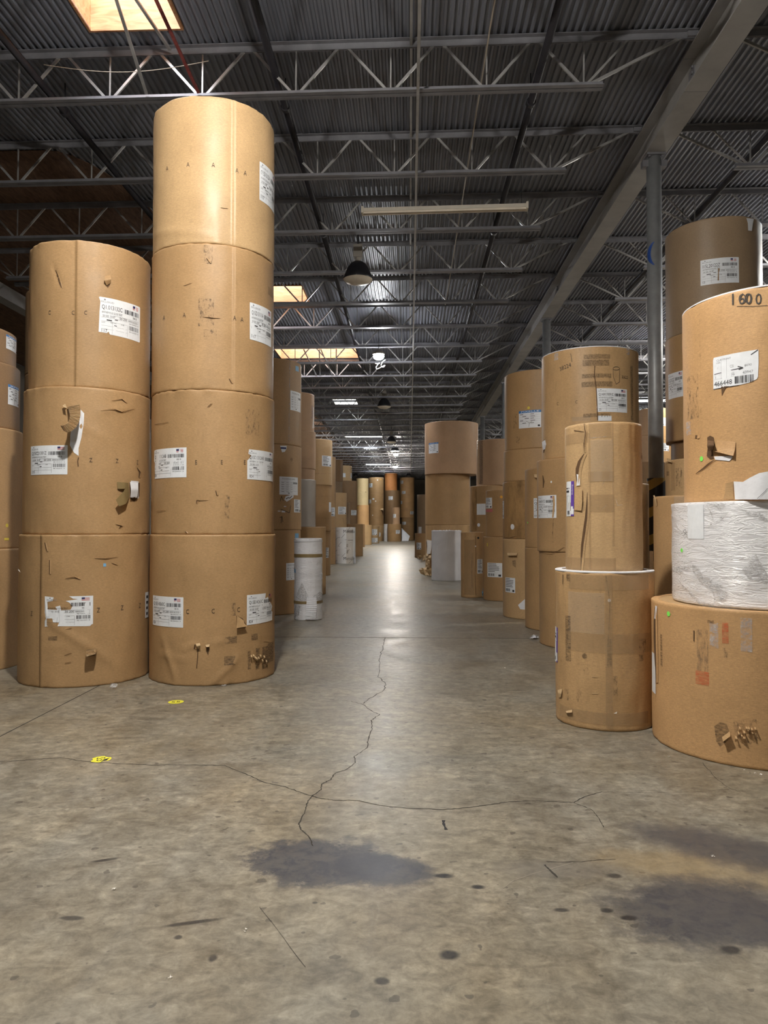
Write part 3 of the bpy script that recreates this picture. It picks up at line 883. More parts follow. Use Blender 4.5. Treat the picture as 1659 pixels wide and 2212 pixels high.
for i, y in enumerate(COLY):
    lab = ['galvanised pipe column with blue tape and striped guard, nearest right', 'pipe column second back, rising behind the pencilled top roll', 'pipe column third back, left of the blue banner label roll', 'pipe column fourth back, over the rust brown roll'][i] if i < 4 else 'distant pipe column under the long girder'
    t = thing('pipe_column', lab, 'column', (GX, y, 0), 'pipe columns under the girder')
    m = MB(); m.tube([(0, 0, 0.012), (0, 0, GB-.032)], .102, 28); m.build('pipe', 'galvanized', t, smooth=True)
    m = MB(); m.box((0, 0, GB-.016), (.26, .26, .03))
    for a in (-.09, .09):
        for b in (-.09, .09): m.box((a, b, GB-.04), (.03, .03, .025))
    m.build('cap_plate', 'joist_steel', t)
    m = MB(); m.box((0, 0, .006), (.34, .34, .012)); m.build('base_plate', 'joist_steel', t)
    if i == 0:
        m = MB(); m.tube([(0, 0, .014), (0, 0, 2.02)], .125, 28); o = m.build('column_guard', 'hazard_stripes', t); o['label'] = 'black and yellow striped column guard'
        m = MB(); n = 14
        for k in range(n+1):
            tt = k/n; z = CAMH + (VY-525)*10.35/F + (575-525)*10.35/F*(-tt); wq = .03 + .05*math.sin(PI*tt)
            a = -1.15 + .75*(2*tt-1)**2
            for dq in range(7):
                q = a + (dq/3-1)*wq*4
                m.v.append((.1045*math.sin(q), -.1045*math.cos(q), z))
        for k in range(n):
            for dq in range(6): m.f.append((7*k+dq, 7*k+dq+1, 7*k+dq+8, 7*k+dq+7))
        m.build('tape_strip', 'tape_blue', t)
        m = MB(); m.box((-.13, 0, CB), (.08, .10, .09)); m.build('stabiliser_plate', 'joist_steel', t)
        m = MB(); m.box((.13, 0, CB), (.08, .10, .09)); m.build('stabiliser_plate', 'joist_steel', t)
# left girder glimpsed beyond the left stacks
t = thing('roof_girder', 'dark steel girder at the far left, beyond the left rolls', 'girder', (-9.5, 0, 0))
m = MB(); m.box((0, 33, GB+.01), (.3, 92, .02)); m.build('bottom_flange', 'beam_paint', t)
m = MB(); m.box((0, 33, (GB+GT)/2), (.012, 92, GT-GB-.04)); m.build('girder_web', 'beam_paint', t)

# bridging, pipes, conduit
for nm, lab, x, z, w in (('bridging_angle', 'light steel bridging angle along the joist bottom chords', .10, CB-.03, .034), ('bridging_angle', 'steel bridging angle along the joist top chords', .02, CT-.06, .03),):
    m = MB(); m.box((x, 38, z), (w, 80, .004)); m.box((x+w*.5, 38, z+w/2), (.004, 80, w)); tag(m.build(nm, 'web_steel'), lab, 'bridging', 'bridging angles')
SPZ = CAMH + 5.42
for x, lab in ((-1.60, 'black sprinkler pipe running through the joists left of the aisle lamps'), (1.55, 'black sprinkler pipe running through the joists between aisle and girder'), (-4.50, 'black sprinkler pipe at the left, over the two tall stacks'), (4.98, 'black sprinkler pipe right of the long girder')):
    t = thing('sprinkler_pipe', lab, 'pipe', (x, 0, SPZ), 'black sprinkler pipes')
    m = MB(); m.tube([(0, -8, 0), (0, 76, 0)], .045, 12); m.build('pipe', 'pipe_black', t, smooth=True)
    for k in range(10):
        y = 9.3 + 4.1*k
        m = MB(); m.tube([(0, y-.03, 0), (0, y+.03, 0)], .062, 12); m.build('pipe_coupling', 'pipe_black', t)
        m = MB(); m.bar((0, y, .04), (0, y, DECKZ-SPZ), .012, .012); m.build('hanger', 'pipe_black', t)
    for k in range(12):
        m = MB(); y = 7.7 + 3.1*k; m.tube([(0, y, .04), (0, y, .12)], .012, 8); m.lathe([(.004, .12), (.028, .125), (.028, .13)], 10, (0, y, 0)); m.build('sprinkler_head', 'joist_steel', t)
m = MB(); m.tube([(.87, 5.5, CAMH+5.35), (.86, 10, CAMH+5.33), (.86, 17.5, CAMH+5.33)], .009, 8); tag(m.build('conduit', 'conduit'), 'thin tan conduit line running back between the joists', 'conduit')
# light bars slanting from the first skylight to the joist below
for a, b, mt, lab in (((-2.98, 6.60, CAMH+5.70), (-3.15, 8.56, CB+.03), 'web_steel', 'pale steel brace bar slanting under the near skylight, left one'), ((-2.72, 6.60, CAMH+5.70), (-2.52, 8.56, CB+.03), 'red_paint', 'red flecked brace bar slanting under the near skylight, right one'), ((-2.95, 7.1, CAMH+5.6), (-2.85, 8.5, CT-.1), 'web_steel', 'short pale brace under the near skylight, touching the top chord')):
    m = MB(); m.bar(a, b, .034, .022); tag(m.build('brace_bar', mt), lab, 'brace', 'brace bars under the near skylight')
m = MB(); m.tube([(-4.35+.09*i*1.0, 8.45, CAMH+5.5-.11*math.sin(PI*i/22)) for i in range(23)], .004, 6); tag(m.build('hanging_wire', 'conduit'), 'slack thin wire drooping across the nearest joist', 'wire')
for (x, y) in ((-3.15, 24.2), (-2.6, 24.2)):
    for s in (-1, 1):
        m = MB(); m.bar((x+s*.25, y-.9, CAMH+5.7), (x+s*.05, y+1.0, CB+.03), .034, .022)
        tag(m.build('brace_bar', 'web_steel'), 'pale brace bar under the wide far skylight', 'brace', 'brace bars under the wide skylight')

# fluorescent strip, switched off
t = thing('strip_light', 'long unlit fluorescent strip fixture hanging over the aisle', 'strip light', (0, 0, 0))
pL = at_depth(784, 456, 11.25); pR = at_depth(1138, 446, 11.10)
m = MB(); m.bar(pL, pR, .11, .055); m.build('housing', 'fixture_white', t)
m = MB(); d = (pR-pL).normalized()
m.bar(pL - d*.02, pL + d*.015, .13, .10); m.bar(pR - d*.015, pR + d*.02, .13, .10); m.build('end_cap', 'fixture_white', t)
m = MB(); m.bar(pL + Vector((0, -.03, -.04)), pR + Vector((0, -.03, -.04)), .03, .03); m.bar(pL + Vector((0, .03, -.04)), pR + Vector((0, .03, -.04)), .03, .03); m.build('tube', 'lens_off', t)
for p in (pL + d*.12, pR - d*.08):
    m = MB(); m.tube([p + Vector((0, 0, .02)), (p.x, p.y, CT-.05)], .003, 6); m.build('hanging_wire', 'pipe_black', t)

def high_bay(x, y, z, lab, lit=None, R=.28):
    t = thing('high_bay_lamp', lab, 'lamp', (x, y, z), 'high bay lamps over the aisle')
    k = R/.28
    m = MB(); m.lathe([(R, 0), (R*1.02, .015), (R*.9, .10*k), (R*.74, .21*k), (R*.52, .30*k), (R*.30, .34*k), (R*.2, .345*k)], 36); m.build('shade', 'lamp_black', t, smooth=True)
    m = MB()
    if lit: m.lathe([(R*.97, .02), (R*.7, .002), (R*.35, -.008), (0.001, -.01)], 36)
    else: m.lathe([(R*.99, .004), (R*.85, -.04*k), (R*.45, -.08*k), (0.001, -.09*k)], 36)
    o = m.build('lens', lit or 'lens_off', t, smooth=True); o['label'] = 'lit white lens' if lit else 'unlit cloudy lens'
    m = MB(); m.tube([(0, 0, .34*k), (0, 0, .42*k)], .05, 14); m.build('neck', 'ballast_grey', t)
    m = MB(); m.box((0, 0, .42*k+.12), (.17, .15, .24)); m.build('ballast_box', 'ballast_grey', t)
    m = MB(); m.tube([(0, 0, .42*k+.24), (0, 0, DECKZ-z)], .012, 8); m.build('hook_rod', 'pipe_black', t)
    return t
LZ = CAMH + 4.78
high_bay(-0.98, 13.8, LZ-.08, 'black dome high bay lamp hanging nearest over the aisle, unlit')
high_bay(-1.03, 29.5, LZ+.08, 'black dome high bay lamp second back over the aisle, unlit')
high_bay(-1.05, 42.0, LZ+.1, 'black dome high bay lamp third back over the aisle, unlit')
high_bay(-0.98, 48.3, LZ+.22, 'lit high bay lamp just below the distant LED light', 'lamp_lens')
high_bay(-5.3, 71.5, LZ+.16, 'distant dome lamp at the left of the last skylight', 'lens_off')
high_bay(-0.1, 71.5, LZ+.16, 'distant dome lamp at the right of the last skylight', 'lens_off')
def led(x, y, z, lab, lens='led_lens', R=.17):
    t = thing('led_lamp', lab, 'lamp', (x, y, z), 'LED lamps over the aisle')
    m = MB(); m.lathe([(R*.5, .045), (R*.98, .03), (R*.98, .06), (R*.6, .13), (R*.3, .18), (.001, .19)], 28); m.build('housing', 'ballast_grey', t, smooth=True)
    m = MB(); m.lathe([(R*.48, .04), (R*.8, .02), (R*.9, -.02), (R*.8, -.07), (R*.45, -.11), (.001, -.12)], 28); m.build('lens', lens, t, smooth=True)
    m = MB(); m.tube([(0, 0, .18), (0, 0, DECKZ-z)], .008, 8); m.build('hook_rod', 'pipe_black', t)
    return t
t = led(-.87, 20.5, CAMH+4.82, 'bright LED lamp with a looped white cord, hanging over the aisle', 'aisle_lens')
m = MB(); m.tube([(-.10 + .30*k/30 + .09*math.sin(k/30*4*PI), .0, -.17 - .17*math.sin(PI*k/30) - .05*math.cos(k/30*5*PI)) for k in range(31)], .014, 8); m.build('cord', 'wire_white', t, smooth=True)
led(-.95, 50.0, CAMH+4.97, 'bright small LED lamp far down the aisle', 'far_lens')
led(-.9, 3.0, CAMH+4.45, 'LED lamp over the near floor, above the top edge', 'key_lens')
led(-.9, -4.0, CAMH+4.45, 'LED lamp hanging behind the viewer', 'dim_lens')
led(-1.2, 62.0, CAMH+5.1, 'LED lamp farthest down the aisle, among the joists', 'far_lens')  # lamp added to brighten the stacks at the far end
led(8.5, 22.0, CAMH+4.9, 'LED lamp in the bay right of the girder', 'led_lens')  # hidden lamp, added as extra light for the deeper bays
led(8.5, 12.5, CAMH+4.7, 'LED lamp in the bay right of the girder, outside the right edge', 'led_lens')  # out of view, added to lighten the ceiling of the right bay
led(8.5, 38.0, CAMH+4.9, 'LED lamp far back in the bay right of the girder', 'led_lens')  # added extra light, hidden behind the right stacks
led(-7.0, 40.0, CAMH+4.9, 'LED lamp far left, behind the marker scrawled roll', 'led_lens')  # added extra light, kept out of sight by the left stacks

# ------------------------------------------------------------------ stacks, left side
K = 'kraft'
fine = dict(seg=176, rows=40, rim=.011)
S1 = stack('A', 1485, [
    ((38, 323), 1155, K, 'kraft roll at the foot of the leftmost full stack, its label torn', dict(seampx=(88, 1300), amp=.004, cr=[(95, 1330, 260, 1440, .03, .012), (100, 1400, 150, 1395, .02, .006), (88, 1160, 88, 1475, .012, .003)])),
    ((49, 324), 833, K, 'kraft roll mid leftmost full stack, crinkled brown flap hanging from a tear', dict(amp=.004, cr=[(215, 890, 290, 880, .02, .008), (180, 920, 250, 960, .03, .006)])),
    ((62, 325), 513, K, 'kraft roll on top of the leftmost full stack, lettered C C C', dict(seampx=(164, 670), amp=.003, cr=[(112, 570, 134, 620, .015, -.010)])),
], **fine)
S2 = stack('B', 1481, [
    ((322, 594), 1155, K, 'creased kraft roll at the foot of the tallest stack, with black forklift scuffs', dict(amp=.004, cr=[(352, 1380, 384, 1478, .025, .014), (515, 1420, 455, 1479, .022, .014), (345, 1413, 410, 1424, .015, .012), (395, 1402, 430, 1390, .012, .014), (450, 1392, 500, 1380, .02, .008)])),
    ((327, 592), 840, K, 'kraft roll second up in the tallest stack, lettered E between two labels', dict(amp=.0035)),
    ((328, 591), 520, K, 'kraft roll third up in the tallest stack, grey rub marks', dict(seampx=(505, 700), amp=.003)),
    ((331, 593), 195, 'kraft_light', 'kraft roll crowning the tallest stack close under the roof', dict(seampx=(504, 400), amp=.003, cr=[(331, 510, 470, 512, .02, .008)])),
], **fine)
stack('C', 1462, [
    (('R', 50, 1.1), 1188, K, 'kraft roll at the very left edge, lowest of its stack', {}),
    (('R', 49, 1.1), 912, K, 'kraft roll at the very left edge, second up, with a yellow dot', {}),
    (('R', 44, 1.1), 760, 'kraft_dark', 'short dark brown roll at the left edge with a blue topped label', {}),
    (('R', 36, 1.1), 680, 'kraft_dark', 'short dark brown roll on top of the left edge stack, blue bordered label', {})])
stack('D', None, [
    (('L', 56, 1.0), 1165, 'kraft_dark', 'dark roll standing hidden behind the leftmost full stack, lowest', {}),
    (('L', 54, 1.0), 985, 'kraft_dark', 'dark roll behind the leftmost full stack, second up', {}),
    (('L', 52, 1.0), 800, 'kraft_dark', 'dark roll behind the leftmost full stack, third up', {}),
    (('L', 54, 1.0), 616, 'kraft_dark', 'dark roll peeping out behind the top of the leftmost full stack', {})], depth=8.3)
stack('E', 1330, [
    (('R', 649, 1.1), 1145, K, 'kraft roll behind the strapped white roll, lowest beside the tallest stack', dict(cap='kraft_inside')),
    (('R', 651, 1.1), 958, K, 'kraft roll scrawled with marker and a torn label, right beside the tallest stack', {}),
    (('R', 651, 1.1), 770, K, 'kraft roll with pale label and small blue tag, right of the tallest stack', {})], seg=112, rows=20)
SW = stack('F', 1340, [((636, 696), 1163, 'white_wrap', 'narrow white wrapped roll with two brown straps and torn plastic, by left stacks', dict(name='wrapped_roll', group='white wrapped rolls', fold=.006, seg=160, rows=60, amp=.004))])[0]
stack('G', 1288, [
    (('R', 704, 1.1), 1138, K, 'kraft roll on the floor under the grey white roll, left of the aisle', {}),
    (('R', 682, .90), 1034, 'grey_smooth', 'grey white roll resting on a wider kraft roll at the left', {})], seg=96)
stack('G2', 1260, [
    (('R', 680, 1.0), 1177, 'kraft_pink', 'pinkish kraft roll behind the grey white roll, lowest', {}),
    (('R', 680, 1.0), 1094, 'kraft_pink', 'pinkish kraft roll behind the grey white roll, second up', {}),
    (('R', 680, 1.0), 1011, 'kraft_pink', 'pinkish kraft roll just showing over the grey white roll', {}),
    (('R', 682, 1.0), 928, 'kraft_pink', 'pinkish kraft roll fourth up behind the grey white roll', {}),
    (('R', 679, 1.0), 845, 'kraft_pink', 'pinkish kraft roll with taped plastic edge, topmost behind the grey white roll', {})])
stack('H', 1245, [
    (('R', 714, 1.1), 1147, K, 'kraft roll with a rounded tag, lowest of the stack left of the printed white roll', {}),
    (('R', 716, 1.1), 1047, K, 'kraft roll banded by two tape lines, left of the printed white roll', {}),
    (('R', 718, 1.1), 947, 'kraft_light', 'kraft roll with a dense printed label, topmost left of the printed white roll', {})], seg=80)
stack('I', 1220, [
    (('R', 725, 1.0), 1143, K, 'kraft roll against the left side of the printed white roll, lowest', {}),
    (('R', 725, 1.0), 1064, K, 'kraft roll with a white tag behind the printed white roll, second up', {}),
    (('R', 725, 1.0), 985, K, 'kraft roll third up, behind and left of the printed white roll', {})])
MBR = stack('J', 1218, [((721, 768), 1139, 'white_print', 'white printed roll with black slashes and lettering, left of the aisle', dict(name='printed_roll', group='white wrapped rolls', seg=96))])[0]
stack('Kk', 1211.8, [
    (('R', 752, 1.0), 1139, K, 'kraft roll on the floor hidden behind the printed white roll', {}),
    (('R', 749, 1.0), 1064, 'kraft_light', 'kraft roll with a white label standing right above the printed white roll', {})])
stack('L', 1202, [
    (('R', 784, 1.1), 1132, K, 'wide kraft roll on the floor right of the printed white roll', {}),
    (('R', 756, .24), 1086, 'kraft_grey', 'slim tan core roll standing on the wide kraft roll', {})])
stack('M', None, [
    (('R', 741, .9), 1130, K, 'kraft roll low in the stack carrying the short dark roll', {}),
    (('R', 740, .9), 1040, 'kraft_grey', 'tan roll under the short dark roll, left of the aisle', {}),
    (('R', 741, .9), 992, 'kraft_dark', 'short dark roll at the top, left of the short pale roll', {})], depth=31.5)
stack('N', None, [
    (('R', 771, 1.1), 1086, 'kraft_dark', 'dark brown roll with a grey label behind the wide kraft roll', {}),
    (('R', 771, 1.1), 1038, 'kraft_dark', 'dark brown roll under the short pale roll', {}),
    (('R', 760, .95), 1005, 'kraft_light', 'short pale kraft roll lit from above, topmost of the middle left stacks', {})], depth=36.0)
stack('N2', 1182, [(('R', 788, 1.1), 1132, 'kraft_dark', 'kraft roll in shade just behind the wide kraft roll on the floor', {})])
stack('O', 1177, [
    (('R', 803, 1.0), 1134, 'kraft_light', 'pale kraft roll on the floor far left, under the orange one', {}),
    (('R', 797, .9), 1091, 'kraft_orange', 'orange kraft roll far left, under two straw coloured rolls', {}),
    (('R', 796, .9), 1062, 'kraft_straw', 'straw coloured roll far left, lower of the two', {}),
    (('R', 796, .9), 1033, 'kraft_straw', 'straw coloured roll far left, upper of the two', {})])
stack('P', 1174, [((800, 819), 1137, 'kraft_light', 'small kraft roll with two white labels at the far end of the left row', {})])
stack('Q', 1169, [
    ((796, 829), 1135, 'kraft_light', 'kraft roll lowest in the tall far stack with a ripped corner', {}),
    ((796, 829), 1096, K, 'kraft roll second up in the tall far stack, flap torn off at its right', {}),
    ((796, 829), 1065, K, 'kraft roll third up in the tall far stack', {}),
    ((796, 829), 1031, K, 'kraft roll topping the tall far stack left of the rust orange roll', {})])
stack('R', 1169.5, [(('L', 829, .42), 1132, 'white_smooth', 'narrow white roll on the floor at the far end of the aisle', dict(name='wrapped_roll', group='white wrapped rolls'))])
stack('S', 1170, [
    ((837, 867), 1132, K, 'kraft roll at the far end of the aisle with a label, under a slim roll', {}),
    ((848, 864), 1096, 'kraft_pink', 'slim pinkish roll standing on a kraft roll at the far end', {})])
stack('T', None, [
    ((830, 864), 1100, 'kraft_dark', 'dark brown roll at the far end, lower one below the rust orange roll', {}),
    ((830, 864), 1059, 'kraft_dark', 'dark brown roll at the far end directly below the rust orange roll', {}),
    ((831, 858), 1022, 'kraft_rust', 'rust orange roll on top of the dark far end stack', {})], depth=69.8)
stack('U', 1167.3, [
    ((867, 895), 1139, K, 'kraft roll at the foot of the last stack before the dark gap', {}),
    ((867, 895), 1118, K, 'kraft roll second up in the last stack before the dark gap', {}),
    ((864, 895), 1097, 'kraft_orange', 'kraft roll third up in the last stack before the dark gap', {}),
    ((864, 895), 1075, 'kraft_orange', 'kraft roll fourth up in the last stack before the dark gap', {}),
    ((864, 895), 1053, 'kraft_orange', 'kraft roll fifth up in the last stack before the dark gap', {}),
    ((864, 895), 1031, 'kraft_orange', 'kraft roll topmost in the last stack before the dark gap', {})])
# ------------------------------------------------------------------ stacks, right side
stack('a', 1205, [
    (('L', 896, 1.1), 1152, K, 'kraft roll with a printed label on the floor at the aisle\'s far right', {}),
    (('L', 901, 1.0), 1101, 'kraft_grey', 'tan roll with a paper tag, lower of two beside the dark gap', {}),
    (('L', 901, 1.0), 1068, 'kraft_grey', 'tan roll, upper of two beside the dark gap', {})])
stack('b', 1245, [
    ((919, 1015), 1134, 'kraft_worn', 'ripped kraft roll behind the grey wrapped roll, shreds at its foot', {}),
    ((918.5, 1015), 1023, 'kraft', 'wide kraft roll below the one with the blue and white label, right of the aisle', {}),
    ((917.5, 1033), 908, 'kraft_pink', 'widest kraft roll topping its stack, small blue and white label', {})], seg=96)
RW = stack('c', 1255, [((932, 997), 1146, 'white_smooth', 'grey white plastic wrapped roll on the floor at the right of the aisle', dict(name='wrapped_roll', group='white wrapped rolls', seg=96))])[0]
stack('d', 1291, [(('L', 995.5, .43), 1150, 'kraft_worn', 'narrow worn kraft roll right of the grey white wrapped roll', dict(seg=80))])
stack('e', 1299, [
    (('L', 1044, .80), 1160, K, 'kraft roll with a wide label between the narrow worn roll and the stained stack', dict(seg=80)),
    (('L', 1049, .76), 1058, K, 'kraft roll with a plastic pouch label and an orange dot', dict(seg=80))])
stack('f', None, [
    (('L', 1015, 1.1), 1148, K, 'kraft roll hidden behind the narrow worn roll', {}),
    (('L', 1015, 1.1), 1048, K, 'kraft roll with a tape stained left edge and a blank white label', {}),
    (('L', 1029, 1.1), 947, 'kraft_pink', 'rust brown roll with a dark taped stripe, below the fourth column', {})], depth=16.2, seg=80)
stack('g', 1340, [
    (('L', 1086, 1.1), 1165, 'kraft_light', 'kraft roll with a dog eared tear and a square label, foot of the stained stack', {}),
    (('L', 1086, 1.1), 1037, 'kraft_stained', 'water stained dark roll with a white tear', {}),
    (('L', 1088, 1.1), 967, K, 'short kraft roll between the stained roll and the blue banner roll', {}),
    (('L', 1090, 1.1), 795, 'kraft', 'kraft roll with a blue banner label, top of the stained stack', {})], seg=112, rows=16)
stack('h', 1366, [
    (('L', 1134, 1.0), 1185, K, 'kraft roll on the floor between the stained stack and the pencil marked stack', {}),
    (('L', 1134, 1.0), 1008, K, 'kraft roll with a half hidden label between the stained stack and the pencil marked stack', {})], seg=112)
stack('i', 1406, [
    (('L', 1165, 1.06), 1194, K, 'kraft roll at the foot of the pencil marked stack', {}),
    (('L', 1160, 1.06), 986, K, 'kraft roll with a slashed white label under the pencil marked roll', {}),
    ((1170, 1380), 746, 'kraft_worn', 'kraft roll scribbled with pencil numbers and rows of printed patches', dict(cap='paper_white', paper_rim=True))], seg=144, rows=24)
stack('j', 1579, [
    ((1200, 1415), 1237, 'kraft_worn', 'taped kraft roll on the floor with a white top edge, under the split roll', dict(cap='paper_white', amp=.004, paper_rim=True)),
    ((1221, 1388), 910, 'kraft_light', 'kraft roll split down its front and patched with clear tape', dict(amp=.005))], seg=176, rows=40)
stack('k', 1668, [
    (('L', 1408, 1.20), 1322, 'kraft_orange', 'big orange kraft roll on the floor in the right corner with a black gouge', dict(amp=.003, cap='kraft_light')),
    (('L', 1452, 1.08), 1080, 'white_wrap', 'white plastic wrapped roll sandwiched between two kraft rolls at the right edge', dict(name='wrapped_roll', group='white wrapped rolls', fold=.006, seg=220, rows=90)),
    (('L', 1475, 1.0), 605, 'kraft_orange', 'kraft roll at the right edge marked 1600, with a big white tag', dict(cap='paper_white', amp=.004, paper_rim=True))], seg=176, rows=40)
stack('l', None, [(('L', 1411, .8), 1068, K, 'plain brown roll behind the white wrapped roll at the right', {})], depth=5.75, seg=112)
stack('m', None, [(('R', 1402, .56), 1043, 'kraft_stained', 'stained roll just showing behind the split roll, beside the column guard', {})], depth=6.4)
stack('n', None, [
    (('L', 1437, 1.0), 1180, 'kraft_light', 'tape scarred kraft roll behind the plain brown roll, lower', {}),
    (('L', 1437, 1.0), 985, 'kraft_light', 'tape scarred kraft roll with torn corner below the dark tall stack', {})], depth=7.35, seg=96)
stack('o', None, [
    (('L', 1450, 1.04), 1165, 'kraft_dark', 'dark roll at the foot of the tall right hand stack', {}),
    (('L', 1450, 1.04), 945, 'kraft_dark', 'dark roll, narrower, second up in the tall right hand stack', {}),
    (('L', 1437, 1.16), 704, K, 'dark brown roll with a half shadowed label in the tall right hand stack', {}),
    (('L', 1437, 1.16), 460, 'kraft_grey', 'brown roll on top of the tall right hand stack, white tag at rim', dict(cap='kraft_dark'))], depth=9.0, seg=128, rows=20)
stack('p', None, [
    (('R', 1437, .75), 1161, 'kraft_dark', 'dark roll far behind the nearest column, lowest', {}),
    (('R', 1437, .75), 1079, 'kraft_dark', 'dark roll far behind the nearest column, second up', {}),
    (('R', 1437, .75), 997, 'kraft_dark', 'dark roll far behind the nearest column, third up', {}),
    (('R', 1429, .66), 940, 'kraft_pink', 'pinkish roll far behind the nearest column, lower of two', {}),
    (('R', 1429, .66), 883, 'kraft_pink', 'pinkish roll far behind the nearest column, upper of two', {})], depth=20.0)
stack('q', None, [
    (('R', 1453, .9), 1125, 'kraft_pink', 'kraft roll in the far right aisle, lowest', {}),
    (('R', 1453, .9), 1040, K, 'kraft roll in the far right aisle, second up', {}),
    (('R', 1450, .9), 945, K, 'kraft roll with a ragged tag in the far right aisle', {}),
    (('R', 1447, .9), 880, K, 'kraft roll with a tag in the far right aisle, topmost', {})], depth=22.5)
R_ = ROLLS

# ------------------------------------------------------------------ labels and marks, left tall stacks
a0, a1, a2 = R_['A0'], R_['A1'], R_['A2']
label(a2, (213, 649, 302, 728), 'mill', 'Q1.013132C', '117', 3, torn=[(.0, .05), (.17, .045), (.2, .09), (.23, .02), (.98, 0), (1, .02), (1, .98), (.98, 1), (.02, 1), (0, .98), (.03, .88), (.015, .6)])
for x in (108, 158, 185): ptext(a2, 'C', x-3, 680, 9)
sheet(a2, [(226, 597, 238, 594, .0), (225, 606, 240, 603, .03), (230, 617, 238, 612, .008)], 'torn_flap', K)
ppoly(a2, [(228, 606), (238, 603), (237, 616), (232, 622), (229, 614)], 'tear', 'kraft_inside')
slit(a2, [(119, 583), (124, 597), (129, 612), (133, 622)], 4)
label(a1, (67, 962, 146, 1025), 'mill', 'Q15C21301Z', '215', 8)
for x, y in ((196, 998), (253, 1000), (298, 1003)): ptext(a1, 'Z', x-3, y, 9)
# accordion flap torn out of the middle roll with white paper beneath
ppoly(a1, [(148, 885), (170, 880), (182, 893), (181, 915), (176, 945), (170, 968), (170, 985), (160, 978), (151, 962), (152, 940), (156, 920), (152, 900)], 'exposed_paper', 'paper_white', off=.002)
sheet(a1, [(145, 879, 172, 873, .004), (149, 886, 174, 884, .04), (151, 896, 174, 898, .085), (150, 906, 171, 912, .12), (146, 914, 164, 924, .15), (140, 918, 154, 932, .165), (134, 919, 143, 934, .17), (130, 919, 137, 930, .165)], 'torn_flap', 'kraft_fresh', ribs=34, ribh=.018, sub=26)
sheet(a1, [(135, 876, 141, 872, .02), (139, 880, 145, 882, .05), (136, 884, 142, 885, .02)], 'torn_flap', 'kraft_fresh')
pstroke(a1, [(170, 988), (168, 996), (169, 1008)], 2.2, 'tear', 'kraft_inside')
prect(a1, 282, 1039, 299, 1076, 'exposed_paper', 'paper_white'); 
ppoly(a1, [(279, 1042), (302, 1043), (301, 1072), (289, 1084), (280, 1076)], 'tear', 'kraft_inside', off=.0014)
sheet(a1, [(280, 1041, 298, 1043, .03, .03), (282, 1058, 298, 1058, .05, .05), (281, 1074, 296, 1074, .03, .03)], 'torn_flap', 'paper_white')
sheet(a1, [(276, 1043, 279, 1074, .004), (266, 1062, 272, 1088, .05), (250, 1080, 257, 1094, .06)], 'torn_flap', 'strap_brown')
sheet(a1, [(252, 1041, 254, 1056, .01), (266, 1042, 268, 1056, .03), (277, 1043, 278, 1058, .004)], 'torn_flap', 'strap_brown')
for q in ([(215, 887), (245, 884), (262, 890), (288, 884)], [(248, 1132), (262, 1136), (256, 1142)], [(296, 1010), (302, 1020), (300, 1032)], [(240, 866), (262, 862), (272, 870)]): slit(a1, q, 3.5)
label(a0, (98, 1288, 201, 1354), 'mill', '', '', 21, torn=[(0, 0), (.08, .02), (.05, .04), (.06, .28), (.18, .28), (.2, .16), (.32, .14), (.3, .03), (.94, .0), (.98, .06), (1, .06), (1, 1), (.52, 1), (.6, .92), (.7, .9), (.45, .85), (.52, .8), (.59, .68), (.55, .56), (.36, .55), (.34, .7), (.24, .66), (.28, .56), (.07, .57), (.06, .82), (.18, .85), (.2, .97), (.08, .99), (0, 1)])
for x, y in ((69, 1330), (212, 1323), (264, 1318), (303, 1313)): ptext(a0, 'Z', x-3, y, 10)
prect(a0, 313, 1279, 320, 1334, 'shipping_label', 'label_white')
for yy in (1286, 1298, 1310, 1322): prect(a0, 315, yy, 318.5, yy+6, 'printed_lines', 'ink', .0026)
sheet(a0, [(186, 1405, 209, 1401, .006), (185, 1412, 208, 1407, .05), (186, 1419, 205, 1413, .085)], 'torn_flap', 'kraft_fresh', ribs=9, ribh=.01, sub=14)
ppoly(a0, [(187, 1404), (208, 1401), (205, 1416), (188, 1419)], 'tear', 'kraft_inside')
for q in ([(202, 1205), (228, 1206), (252, 1203)], [(140, 1250), (160, 1246), (172, 1251)], [(139, 1416), (152, 1411)], [(139, 1432), (152, 1430)], [(142, 1360), (153, 1357)], [(241, 1216), (252, 1220)], [(98, 1172), (102, 1190)], [(108, 1210), (108, 1240)]): slit(a0, q, 3)
prect(a0, 223, 1217, 229, 1224, 'blue_tag', 'blue_tag')
prect(a0, 105, 1374, 124, 1384, 'scuff_mark', 'scuff_black')
sheet(a0, [(40, 1228, 44, 1236, .03), (38, 1231, 46, 1237, .05)], 'torn_flap', 'paper_edge')

b0, b1, b2, b3 = (R_['B%d' % i] for i in range(4))
label(b3, (560, 360, 592, 442), 'mill', 'Q15D13122A', '117', 4, w=.33)
label(b2, (539, 661, 588, 740), 'mill', 'Q15D13111A', '117', 5, w=.33)
for x, y in ((362, 365), (406, 356), (460, 356), (511, 368), (529, 373)): ptext(b3, 'A', x-3, y+5, 10)
for x, y in ((355, 687), (398, 681), (506, 687), (522, 690)): ptext(b2, 'A', x-3, y+5, 10)
prect(b2, 428, 645, 462, 705, 'scuff_mark', 'scuff_soft'); prect(b2, 440, 530, 460, 570, 'scuff_mark', 'scuff_soft'); prect(b2, 440, 712, 468, 728, 'scuff_mark', 'scuff_soft')
for q in ([(436, 684), (456, 686), (474, 687)], [(446, 558), (453, 568)], [(396, 618), (412, 612)], [(495, 818), (500, 828)]): slit(b2, q, 3)
prect(b2, 579, 623, 590, 640, 'scuff_mark', 'tape')
slit(b3, [(475, 448), (490, 450)], 2.5)
label(b1, (333, 968, 403, 1032), 'mill', 'Q15D1312AB', '824', 6, torn=[(.06, 0), (1, .0), (1, 1), (.12, 1), (.02, .98), (0, .62), (.05, .55), (.05, .3), (.08, .15)])
